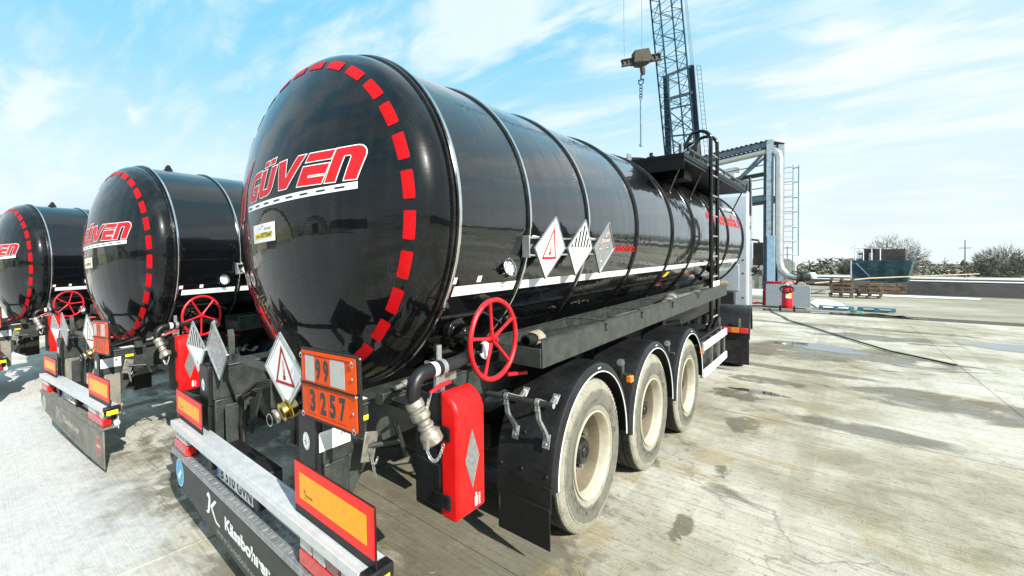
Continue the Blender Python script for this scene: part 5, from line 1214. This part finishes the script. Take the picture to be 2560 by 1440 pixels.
ex = empty('wheeled_extinguisher', (.66, 24.7, 0), label='big red wheeled fire extinguisher with hose and yellow label', category='fire extinguisher')
m = MB(); m.lathe([(0, 0), (.17, .01), (.19, .05), (.19, .18), (.197, .185), (.197, .21), (.19, .215), (.19, .80), (.175, .90), (.12, .98), (.05, 1.02), (.04, 1.06), (0, 1.06)], (0, 0, .12), (0, 0, 1), 32); m.build('cylinder', 'wheel_red', ex)
m = MB(); m.lathe([(.04, 0), (.05, .03), (.03, .12), (0, .13)], (0, 0, 1.16), (0, 0, 1), 14); m.box(-.08, .08, -.02, .02, 1.2, 1.23); m.build('valve_head', 'white_plastic', ex)
m = MB(); m.tube([(-.17, .05, .9), (-.16, .05, 1.30), (-.13, .05, 1.36), (.13, .05, 1.36), (.16, .05, 1.30), (.17, .05, .9)], .014, 8); m.build('push_handle', 'galvanised', ex)
m = MB(); m.tube([(.235*math.cos(a), -.16+.05*math.sin(a), 1.0+.15*math.sin(a)) for a in [2*PI*i/28 for i in range(28)]], .022, 8, True); m.tube([(.215*math.cos(a), -.19+.04*math.sin(a), .97+.14*math.sin(a)) for a in [2*PI*i/28 for i in range(28)]], .018, 8, True); m.build('discharge_hose', 'black_rubber', ex)
m = MB()
for s1, a_, b_, z0, z1, mt in ((1, -100, -38, .60, .80, 0), (1, -75, -38, .66, .82, 1)):
    rr = .192+.002*mt; vs = [(rr*math.cos(R_(a_+(b_-a_)*i/10)), rr*math.sin(R_(a_+(b_-a_)*i/10)), z) for z in (z0, z1) for i in range(11)]; m.add(vs, [(i, i+1, 12+i, 11+i) for i in range(10)], mt)
m.build('label_sheet', ['decal_white', 'decal_yellow'], ex, ang=180)
for x in (-.24, .24):
    m = MB(); m.lathe([(.0, -.03), (.10, -.03), (.13, -.02), (.13, .02), (.10, .03), (0, .03)], (x, .08, .13), (1, 0, 0), 20); m.build('wheel', 'black_rubber', ex)
m = MB(); m.cyl((-.24, .08, .13), (.24, .08, .13), .015, seg=8); m.build('axle_rod', 'galvanised', ex)

tk = [((-2.0, 41.8), 1.0, 2.75, 'weathered grey concrete tank stump left of the gantry column'), ((-3.9, 44.0), .9, 2.9, 'pale round tank end beside the truck cab'), ((-1.0, 45.0), .8, 2.8, 'dull concrete stump right behind the clad pipe')]
for (x, y), r, hgt, lb in tk:
    o = empty('concrete_stump', (x, y, 0), label=lb, category='concrete block', group='concrete stumps behind the gantry')
    m = MB(); m.prism([(-r, 0), (r, 0), (r, hgt-.35), (r-.35, hgt), (-r+.35, hgt), (-r, hgt-.35)], 'xz', -.6, .6); m.build('block', 'concrete_old', o, .05)
    m = MB(); m.box(-.1, .1, -.75, -.6, hgt-1.3, hgt-.9); m.tube([(0, -.7, hgt-1.1), (.15, -.7, .5*hgt), (.1, -.7, .1)], .04, 8); m.build('fitting', 'gantry_dark', o, .03)
o = empty('drain_pipe', (-1.7, 31.5, .42), label='white plastic pipe lying on the ground by the column foot', category='pipe')
m = MB(); m.cyl((-.75, 0, 0), (.8, .1, 0), .30, seg=20); m.cyl((-.80, 0, 0), (-.74, 0, 0), .33, seg=20, mat=1); m.build('pipe_length', ['white_plastic', 'black_rubber'], o)
m = MB(); random.seed(2)
for k in range(12): m.tube([(random.uniform(-.5, .5), random.uniform(-.3, .3), .04), (random.uniform(-.5, .5), random.uniform(-.3, .3), .10), (random.uniform(-.5, .5), random.uniform(-.3, .3), .05)], .03, 6)
m.build('cable_heap', ['wheel_red'], loc=(-1.05, 28.6, 0), label='tangled dark red cables at the foot of the gantry column', category='cables')

gh = MB(); P = [(-.1, 26.2, .03), (.10, 24.6, .03), (.353, 23.0, .03), (.8, 21.2, .03), (1.05, 19.8, .03), (1.74, 17.85, .03), (2.2, 16.4, .03), (2.68, 15.05, .03), (3.2, 13.6, .03), (4.0, 12.4, .03)]
gh.tube(P, .02, 8); gh.build('ground_cable', 'rope_black', label='black cable snaking over the sunny concrete from the gantry', category='cable')

def pallet(x, y, z, rot, label, mat='wood_dark', n=9):
    o = empty('pallet', (x, y, z), (0, 0, R_(rot)), label=label, category='pallet', group='wooden pallets stacked at the right' if mat == 'wood_dark' else 'blue pallets on the wet ground')
    for k in range(7): m = MB(); m.box(-.6, .6, -.4+k*.115, -.31+k*.115, .122, .144); m.build('top_board', mat, o)
    for y_ in (-.4, -.05, .30):
        m = MB(); m.box(-.6, .6, y_, y_+.10, 0, .022); m.build('base_board', mat, o)
        for x_ in (-.6, -.0725, .455): m = MB(); m.box(x_, x_+.145, y_, y_+.10, .022, .122); m.build('block', mat, o)
    return o
random.seed(9)
ords = ['lowest', 'second', 'third', 'fourth', 'fifth', 'sixth', 'seventh', 'eighth', 'top']
PX = [(2.35, 42.3), (3.72, 42.6)]
protos = None
for s_, (x, y) in enumerate(PX):
    for k in range(9 if s_ == 0 else 7):
        where = ('left', 'right')[s_]; nm = ords[k] if k < (8 if s_ == 0 else 6) else 'top'
        lb = f'{nm} dark wooden pallet of the {where} pallet stack'
        if protos is None: protos = pallet(x, y, 0, 3, lb)
        else:
            c = copy_tree(protos); c.location = (x+random.uniform(-.08, .08), y+random.uniform(-.08, .08), k*.148); c.rotation_euler = (0, 0, R_(random.uniform(-6, 6))); c['label'] = lb
pallet(2.2, 28.3, .0, 2, 'teal blue pallet on the wet ground, left one', 'pallet_blue'); pallet(3.55, 28.5, .0, -4, 'teal blue pallet on the wet ground, right one', 'pallet_blue')
m = MB(); m.tube([(.18*math.cos(a), .12*math.sin(a), .03*math.sin(2*a)+.03) for a in [2*PI*i/16 for i in range(16)]], .025, 6, True); m.cyl((-.25, 0, .03), (.2, 0, .04), .03, seg=8)
m.build('green_strap', 'green_plastic', loc=(2.9, 26.6, 0), label='crumpled green plastic strap on the wet ground', category='strap')
m = MB(); m.tube([(3.4+.8*math.cos(a), 25.0+.6*math.sin(a), .03+.02*math.sin(5*a)) for a in [2*PI*i/40 for i in range(34)]], .03, 8)
m.build('ground_hose', 'rope_black', label='black hose loop lying beside the puddle at the right', category='hose')

# snow-white strips, pond walls, skip with machine
def strip(x0, x1, y0, y1, z0, z1, mat, name, label, cat):
    m = MB(); m.box(x0, x1, y0, y1, z0, z1); o = m.build(name, mat, None, .03, label=label, category=cat); return o
m = MB(); m.prism([(1.5, 29.2), (2.7, 29.4), (2.4, 33), (1.9, 37), (1.2, 37.4), (1.1, 33)], 'xy', -.02, .012); m.build('snow_patch', 'snow_white', kind='structure')
m = MB(); m.prism([(1.6, 47), (9.0, 47.5), (9.5, 50), (2.0, 50.5)], 'xy', -.02, .012); m.build('snow_patch', 'snow_white', kind='structure')
strip(-1.5, 16, 52.5, 53, 0, 1.0, 'tarmac_black', 'basin_wall', 'low black basin wall behind the pallets', 'wall')
strip(-3, 22, 60, 60.4, 0, 1.25, 'tarmac_black', 'basin_wall', 'second dark basin wall farther back', 'wall')
strip(-2.5, 22, 59.2, 60, 1.0, 1.10, 'snow_white', 'snow_ledge', 'long white strip on the edge of the far basin', 'snow')
strip(-4, 26, 85, 86, .7, 1.2, 'snow_white', 'snow_ledge', 'thin white strip on the farthest embankment', 'snow')
m = MB(); m.box(-14, 30, 86, 120, -.05, 1.15); m.build('embankment', 'earth_far', kind='structure')
m = MB(); m.tube([(.9, 44, .9), (4.0, 50, 1.3), (10.5, 58, 1.75)], .05, 8); m.build('long_pole', 'wood_pale', label='long pole running towards the teal skip', category='pole')
m = MB(); m.lathe([(0, 0), (.35, 0), (.40, .25), (.25, .55), (0, .6)], (0, 0, 0), (0, 0, 1), 20); m.build('white_drum', 'white_plastic', loc=(.2, 59.5, 1.10), label='white round drum on the far basin edge', category='drum')
sk = empty('teal_skip', (4.0, 56.5, .25), (0, 0, R_(-8)), label='dark teal steel skip with machinery on top at the right', category='skip'); sk.scale = (.75, .75, .62)
m = MB(); m.prism([(-1.2, .35), (3.2, .35), (3.8, 4.2), (-1.35, 4.2)], 'xz', -1.2, 1.2); m.build('skip_body', 'teal_paint', sk, .04)
for x in (-1.25, .2, 1.6, 3.0): m = MB(); m.box(x, x+.10, -1.28, -1.2, .3, 4.2); m.build('skip_rib', 'teal_paint' if x > -1 else 'white_plastic', sk)
m = MB(); m.bar((-.8, -1.25, 3.8), (.4, -1.25, 1.8), .08); m.box(-1.0, .4, -1.3, -1.22, .6, 1.2); m.build('skip_arm', 'gantry_light_blue', sk)
m = MB(); m.box(-.7, .1, -.6, .6, 4.2, 5.3); m.box(-.3, .8, -.5, .5, 5.3, 6.0); m.box(.6, 3.2, -.8, .8, 4.2, 5.8); m.build('machine', 'gantry_dark', sk, .05)
m = MB()
for x in (-.9, -.2, .5, 1.2): m.cyl((x, -.9, 4.2), (x, -.9, 6.0), .05, seg=8)
m.box(-1.0, 1.3, -.95, -.88, 5.9, 6.0); m.box(-.75, -.35, -.7, -.6, 4.4, 5.0); m.bar((-1.4, -.9, 5.9), (-.8, -.9, 6.4), .08); m.build('machine_frame', 'white_plastic', sk)

# tree belt on the horizon
def treebelt(name, pts, hmin, hmax, n, seed, label):
    m = MB(); random.seed(seed); L = 0
    for k in range(n):
        t_ = random.random()*(len(pts)-1); i = int(t_); f_ = t_-i; p = Vector(pts[i]).lerp(Vector(pts[i+1]), f_)
        hh = (hmin+(hmax-hmin)*(.5+.5*math.sin(p.x*.11+seed)*math.sin(p.x*.047+p.y*.03+1)))*random.uniform(.25, 1.0)
        c = Vector((p.x+random.gauss(0, 3), p.y+random.gauss(0, 4), hh)); s_ = random.uniform(.35, 1.0)
        a = Vector((random.uniform(-1, 1), random.uniform(-1, 1), random.uniform(-.6, .6))).normalized()*s_; b = Vector((random.uniform(-1, 1), random.uniform(-1, 1), random.uniform(-.6, .9))).normalized()*s_
        m.add([c-a, c+b*.35, c+a, c-b*.3], [(0, 1, 2), (0, 2, 3)])
    m.build(name, 'foliage_far', kind='stuff', label=label)
treebelt('tree_belt', [(-60, 130, 0), (-20, 150, 0), (30, 160, 0), (90, 140, 0), (150, 110, 0)], 1.5, 8.0, 15000, 3, 'belt of bare trees on the horizon at the right')
treebelt('tree_belt', [(150, 110, 0), (170, 40, 0), (160, -60, 0), (110, -150, 0), (0, -190, 0)], 3, 10, 9000, 6, 'belt of distant trees closing the yard')
for i, (x, y, r) in enumerate(((9.0, 120, 4.6), (4.0, 130, 2.4), (21, 118, 3.4), (38, 122, 3.0))):
    o = empty('round_tree', (x, y, 0), label=('bushy leafless tree rising over the belt left of the teal skip', 'low bush rising over the belt near the clad pipe', 'leafless tree over the belt right of the teal skip', 'leafless tree over the belt near the right edge')[i], category='tree')
    m = MB(); m.cyl((0, 0, 0), (0, 0, r*.9), .25, .12, 8); random.seed(i)
    for k in range(9): a = random.uniform(0, 6.28); m.tube([(0, 0, r*.5), (r*.4*math.cos(a), r*.4*math.sin(a), r*.9), (r*.7*math.cos(a), r*.7*math.sin(a), r*1.15)], [.09, .05, .02], 5)
    m.build('trunk', 'wood_dark', o)
    m = MB()
    for k in range(4200):
        d = Vector((random.gauss(0, 1), random.gauss(0, 1), random.gauss(0, .75))).normalized(); rr_ = r*random.uniform(.25, 1)**.6*(1+.18*math.sin(5*math.atan2(d.y, d.x)+i)*math.sin(4*d.z))
        c = d*rr_+Vector((0, 0, r*.9)); a = (d+Vector((random.uniform(-.7, .7), random.uniform(-.7, .7), random.uniform(-.1, .9)))).normalized()*random.uniform(.25, .6); b = a.cross(Vector((random.uniform(-1, 1), random.uniform(-1, 1), .3))).normalized()*.035
        m.add([c-a-b, c-a+b, c+a], [(0, 1, 2)])
    m.build('crown', 'foliage_far', o)

# ================================================================ crane
D_CR = 46.0
def px(xp, yp, d):
    """place on the view line of photo point (xp, yp) at depth d metres: used once, to fix where the crane stands"""
    v = Fv*1.0+R2*((xp-CX)/F_PX)-U2*((yp-CY)/F_PX); p = Vector((2.4271, -1.0361, 1.8218))+v*d; return p
base = px(1704, 430, D_CR); top = px(1652, -120, D_CR-1.5)
cr = empty('lattice_crane', (base.x, base.y, 0), label='blue lattice boom crane rising behind the tanker', category='crane')
ox, oy = base.x, base.y
def loc(p): return (p.x-ox, p.y-oy, p.z)
axis = (top-base).normalized(); foot = base-axis*(base.z-2.2)/axis.z; top2 = base+axis*34
side = Vector((.80, .60, 0)); side = (side-axis*side.dot(axis)).normalized(); side2 = axis.cross(side)
L_ = (top2-foot).length; W_ = 1.02
m = MB()
cn = [(side*a+side2*b)*W_ for a, b in ((-1, -1), (1, -1), (1, 1), (-1, 1))]
for c in cn: mm_ = MB(); mm_.tube([loc(foot+c*.5), loc(foot+axis*4+c), loc(top2+c)], .075, 8); mm_.build('boom_chord', 'crane_teal', cr)
nseg = 18; st = (L_-4)/nseg
for f_ in range(4):
    a, b = cn[f_], cn[(f_+1) % 4]; mm_ = MB()
    for k in range(nseg):
        p0 = foot+axis*(4+k*st); p1 = foot+axis*(4+(k+1)*st); pm = (p0+p1)/2
        mm_.tube([loc(p0+a), loc(pm+b)], .034, 6); mm_.tube([loc(pm+b), loc(p1+a)], .034, 6); mm_.tube([loc(p0+b), loc(p0+a)], .03, 6); 
    mm_.build('boom_lacing', 'crane_teal', cr)
# A-frame mast beside the boom
mb_ = px(1672, 400, D_CR+1.5); mt_ = px(1665, 190, D_CR+1.5); nb_ = px(1747, 400, D_CR+1.5); nt_ = px(1728, 165, D_CR+1.5)
for a_, b_ in ((mb_, mt_), (nb_, nt_)):
    d_ = (b_-a_).normalized(); f0 = a_-d_*(a_.z-2.5)/d_.z; mm_ = MB(); mm_.bar(loc(f0), loc(b_), .50, .42); mm_.build('mast_leg', 'crane_navy', cr)
for t_, w_ in ((1.0, .26), (.72, .30), (.60, .16), (.28, .16), (.02, .16)):
    p0, p1 = mb_.lerp(mt_, t_), nb_.lerp(nt_, t_); mm_ = MB(); mm_.bar(loc(p0), loc(p1), w_); mm_.build('mast_crossbar', 'crane_navy', cr)
for t0_, t1_ in ((.6, .28), (.28, .02), (.02, .28), (.28, .6)):
    mm_ = MB(); mm_.tube([loc(mb_.lerp(mt_, t0_)), loc(nb_.lerp(nt_, t1_))], .05, 6); mm_.build('mast_brace', 'crane_navy', cr)
mm_ = MB(); lo_ = nb_+Vector((.55, .3, 0)); hi_ = nt_+Vector((.45, .3, 0))
mm_.tube([loc(lo_), loc(hi_)], .022, 6); mm_.tube([loc(lo_+Vector((.3, .3, 0))), loc(hi_+Vector((.3, .3, 0)))], .022, 6)
for k in range(22): p = lo_.lerp(hi_, k/21); mm_.tube([loc(p), loc(p+Vector((.3, .3, 0)))], .018, 5)
mm_.build('mast_ladder', 'crane_navy', cr)
for dx in (0, .12, .24):
    mm_ = MB(); p = nt_+Vector((dx, 0, 0)); mm_.tube([loc(p), loc(px(1704+dx*20, -80, D_CR))], .022, 5); mm_.build('pendant_rope', 'cable_steel', cr)
mm_ = MB(); mm_.tube([loc(mt_), loc(px(1632, -80, D_CR))], .022, 5); mm_.build('pendant_rope', 'cable_steel', cr)
m = MB(); m.box(-2.2, 2.2, -3, 4.5, 1.3, 4.2); m.build('machinery_house', 'crane_navy', cr, .08)
m = MB(); m.box(-3.2, -2.2, -2.5, -.5, 1.6, 4.0); m.build('operator_cab', 'crane_teal', cr, .08)
for x in (-2.4, 2.4): m = MB(); m.prism([(-3.4, .5), (-3.0, 0), (3.6, 0), (4.0, .5), (3.6, 1.1), (-3.0, 1.1)], 'yz', x-.45, x+.45); m.build('crawler_track', 'gantry_dark', cr, .05)

hk = px(1603, 150, D_CR-6)
hb = empty('lifting_beam', tuple(hk), (0, R_(-8), R_(38)), label='olive lifting beam with hook block hanging left of the crane boom', category='lifting beam')
m = MB()
for z_ in (-.27, .27): m.box(-1.75, 1.75, -.20, .20, z_-.03, z_+.03)
m.box(-1.75, 1.75, -.03, .03, -.27, .27)
for k in range(9): m.box(-1.6+k*.4-.015, -1.6+k*.4+.015, -.17, .17, -.25, .25)
m.build('beam', 'gantry_dark', hb)
m = MB(); m.prism([(-.85, -.30), (.85, -.30), (.65, .85), (-.60, .85)], 'xz', -.42, .42); m.build('drive_housing', 'block_olive', hb, .05)
m = MB(); m.lathe([(.70, 0), (.70, -.12), (.45, -.25), (.22, -.35), (.22, -.8), (.16, -1.1), (0, -1.1)], (0, 0, -.28), (0, 0, 1), 24); m.build('swivel', 'gantry_dark', hb)
hr = empty('hook_chain', tuple(hk+Vector((0, 0, -1.4))), label='blue shackles, hook and long rod hanging under the lifting beam', category='hook')
m = MB(); m.cyl((0, 0, .1), (0, 0, -.45), .07, seg=8); m.tube([(.2*math.cos(a), 0, -.65+.24*math.sin(a)) for a in [R_(120+300*k/16) for k in range(17)]], .05, 8); m.bar((-.25, 0, -.45), (.25, 0, -.45), .09); m.build('hook', 'crane_teal', hr)
m = MB()
for k, z_ in enumerate((-1.1, -1.35, -1.65, -1.9, -2.15)):
    u = (1, 0) if k % 2 else (.6, .8); m.tube([(u[0]*.12*math.cos(a), u[1]*.12*math.cos(a), z_+.17*math.sin(a)) for a in [2*PI*i/14 for i in range(14)]], .035, 6, True)
m.build('chain', 'crane_teal', hr)
m = MB(); m.cyl((0, 0, -2.3), (.05, 0, -6.4), .085, seg=10); m.cyl((.05, 0, -6.4), (.05, 0, -6.6), .15, seg=10); m.build('rod', 'cable_steel', hr)
for xp, lb, dz in ((1558, 'leftmost hoist rope of the lifting beam', -60), (1604, 'middle hoist rope of the lifting beam', 0)):
    p1 = px(xp if xp > 1600 else 1558, -120, D_CR-6); p0 = px(xp+3 if xp < 1600 else xp+1, 142 if xp < 1600 else 122, D_CR-6)
    m = MB(); m.tube([(0, 0, 0), tuple(p1-p0)], .028, 6); m.build('hoist_rope', 'cable_steel', loc=tuple(p0), label=lb, category='rope', group='hoist ropes')

# ================================================================ left wall and buildings seen mirrored in the tanks
wl_ = empty('concrete_wall', (-16.4, 1.0, -.40), (0, 0, R_(2)), label='low grey concrete wall with kerb at the far left edge', category='wall')
for k in range(8): m = MB(); m.box(-.15, .15, -6+k*2.0, -4.02+k*2.0, 0, 1.15); m.build('panel', 'concrete_pale', wl_, .02)
m = MB(); m.box(.2, .9, -7, 11, 0, .14); m.build('kerb', 'concrete_old', wl_, .02)
wb = empty('white_shed', (-21, 3, -.40), label='white shed wall behind the concrete wall at the left', category='building')
m = MB(); m.box(-6, -.2, -4, 6, 0, 3.2); m.build('wall', 'plaster_white', wb)
m = MB(); m.prism([(-6.4, 3.2), (.2, 3.2), (-3, 4.3)], 'xz', -4.3, 6.3); m.build('roof', 'roof_grey', wb)

def hangar(x0, y0, x1, y1, hgt, depth, label):
    a, b = Vector((x0, y0, -.41)), Vector((x1, y1, -.41)); c = (a+b)/2; W = (b-a).length/2; u = (b-a).normalized(); nrm = Vector((u.y, -u.x, 0))
    if nrm.dot(-c) > 0: nrm = -nrm
    o = empty('arched_shed', tuple(c), label=label, category='building')
    def P(s_, t_, z): p = u*s_+nrm*t_; return (p.x, p.y, z)
    N_ = 24; arc_ = [(W*math.cos(PI*i/N_), hgt*math.sin(PI*i/N_)) for i in range(N_+1)]
    m = MB(); m.add([P(s_, .0, z) for s_, z in arc_]+[P(s_*1.04, -.4, z*1.04) for s_, z in arc_]+[P(s_*1.04, depth, z*1.04) for s_, z in arc_], [(i, i+1, N_+2+i, N_+1+i) for i in range(N_)]+[(N_+1+i, N_+2+i, 2*N_+3+i, 2*N_+2+i) for i in range(N_)]); m.build('roof', 'roof_grey', o)
    m = MB(); m.add([P(s_, .1, z) for s_, z in arc_], [tuple(range(N_+1))]); m.build('wall', 'plaster_white', o)
    hb_ = hgt*.32; sb = [(s_, z) for s_, z in arc_ if z <= hb_]; wlo = W*math.sqrt(1-(.32)**2)
    m = MB(); m.add([P(-wlo, .02, 0), P(-W*.22, .02, 0), P(-W*.22, .02, hb_), P(-wlo, .02, hb_)], [(0, 1, 2, 3)]); m.add([P(W*.22, .02, 0), P(wlo, .02, 0), P(wlo, .02, hb_), P(W*.22, .02, hb_)], [(0, 1, 2, 3)]); m.build('lower_wall', 'plaster_yellow', o)
    m = MB(); m.add([P(-W*.22, .01, 0), P(W*.22, .01, 0), P(W*.22, .01, hgt*.62), P(-W*.22, .01, hgt*.62)], [(0, 1, 2, 3)]); m.build('door', 'gantry_dark', o)
    return o
hangar(-34, -8.5, -25.5, -25, 6.4, 26, 'large arched shed behind the camera, mirrored in the tank')
hangar(-25.5, -32.5, -17, -38.5, 4.6, 22, 'smaller arched shed behind the camera, mirrored in the tank')
m = MB(); m.box(-.9, .9, -2, 2, .4, 1.4); m.box(-.85, .85, -1.1, .9, 1.4, 1.85); m.build('parked_car', 'teal_paint', None, .12, loc=(-24.5, -13.5, -.4), label='dark teal car parked in front of the large arched shed', category='car')
m = MB(); m.box(-8, 8, -1.2, 1.2, .3, 2.8); m.build('long_trailer', 'teal_paint', None, .05, loc=(-10, -44, -.38), rot=(0, 0, R_(5)), label='teal box trailer standing beyond the sheds', category='trailer')
# east side of the yard, mirrored in the tank flanks
m = MB(); m.box(-40, 40, -3, 3, 0, 3.6); m.build('storage_wall', 'tarmac_black', None, .05, loc=(58, 25, 0), rot=(0, 0, R_(75)), label='long dark storage wall far to the right', category='wall')
for i, (x, y) in enumerate(((26, 12), (30, 30), (34, -8))):
    o = empty('mast_lamp', (x, y, 0), label=('nearest lighting mast right of the yard', 'lighting mast beyond the yard towards the gantry', 'lighting mast right of the camera')[i], category='lighting mast', group='lighting masts round the yard')
    m = MB(); m.cyl((0, 0, 0), (0, 0, 11), .16, .08, 10); m.bar((-1.2, 0, 10.6), (1.2, 0, 10.6), .1); m.bar((-.9, 0, 11.3), (.9, 0, 11.3), .08); m.build('pole', 'gantry_dark', o)
    for s_ in (-1.1, 0, 1.1): m = MB(); m.box(s_-.3, s_+.3, -.3, .15, 10.7, 11.0); m.build('lamp_head', 'gantry_dark', o)

# stacked pipes and timber by the basin, seen under the clad pipe
random.seed(31)
for i, (x, y, n_, mt, lb) in enumerate(((1.4, 49, 5, 'gantry_dark', 'row of rusty dark pipes lying left of the pallet stacks'), (3.8, 51, 6, 'wood_dark', 'dark timber pile behind the pallet stacks'), (-.3, 47, 4, 'concrete_old', 'grey beams stacked behind the clad pipe valve'))):
    o = empty('material_pile', (x, y, 0), (0, 0, R_((4, -6, 12)[i])), label=lb, category='pile')
    for k in range(n_):
        for l_ in range(3 if i != 2 else 2):
            m = MB(); yy = k*.34+l_*.1; zz = .16+l_*.30; j1 = random.uniform(-.3, .3)
            if i == 0: m.cyl((-1.9+j1, yy, zz), (1.9+j1, yy, zz), .15, seg=10)
            else: m.box(-1.9+j1, 1.9+j1, yy-.14, yy+.14, zz-.13, zz+.13)
            m.build(('pipe_length', 'timber', 'beam')[i], mt, o)
for k, x in enumerate((-3.0, 6.5, 13.5, 21.0)):
    o = empty('lamp_pole', (x, 78+5*k, 0), label=('thin pole on the embankment left of the skip', 'thin pole on the embankment behind the skip', 'third thin pole on the embankment, right of the skip', 'rightmost thin pole on the embankment')[k], category='pole')
    m = MB(); m.cyl((0, 0, 0), (0, 0, 5.2+k*.4), .07, .04, 8); m.bar((-.5, 0, 5.0), (.5, 0, 5.0), .07); m.build('pole', 'gantry_dark', o)
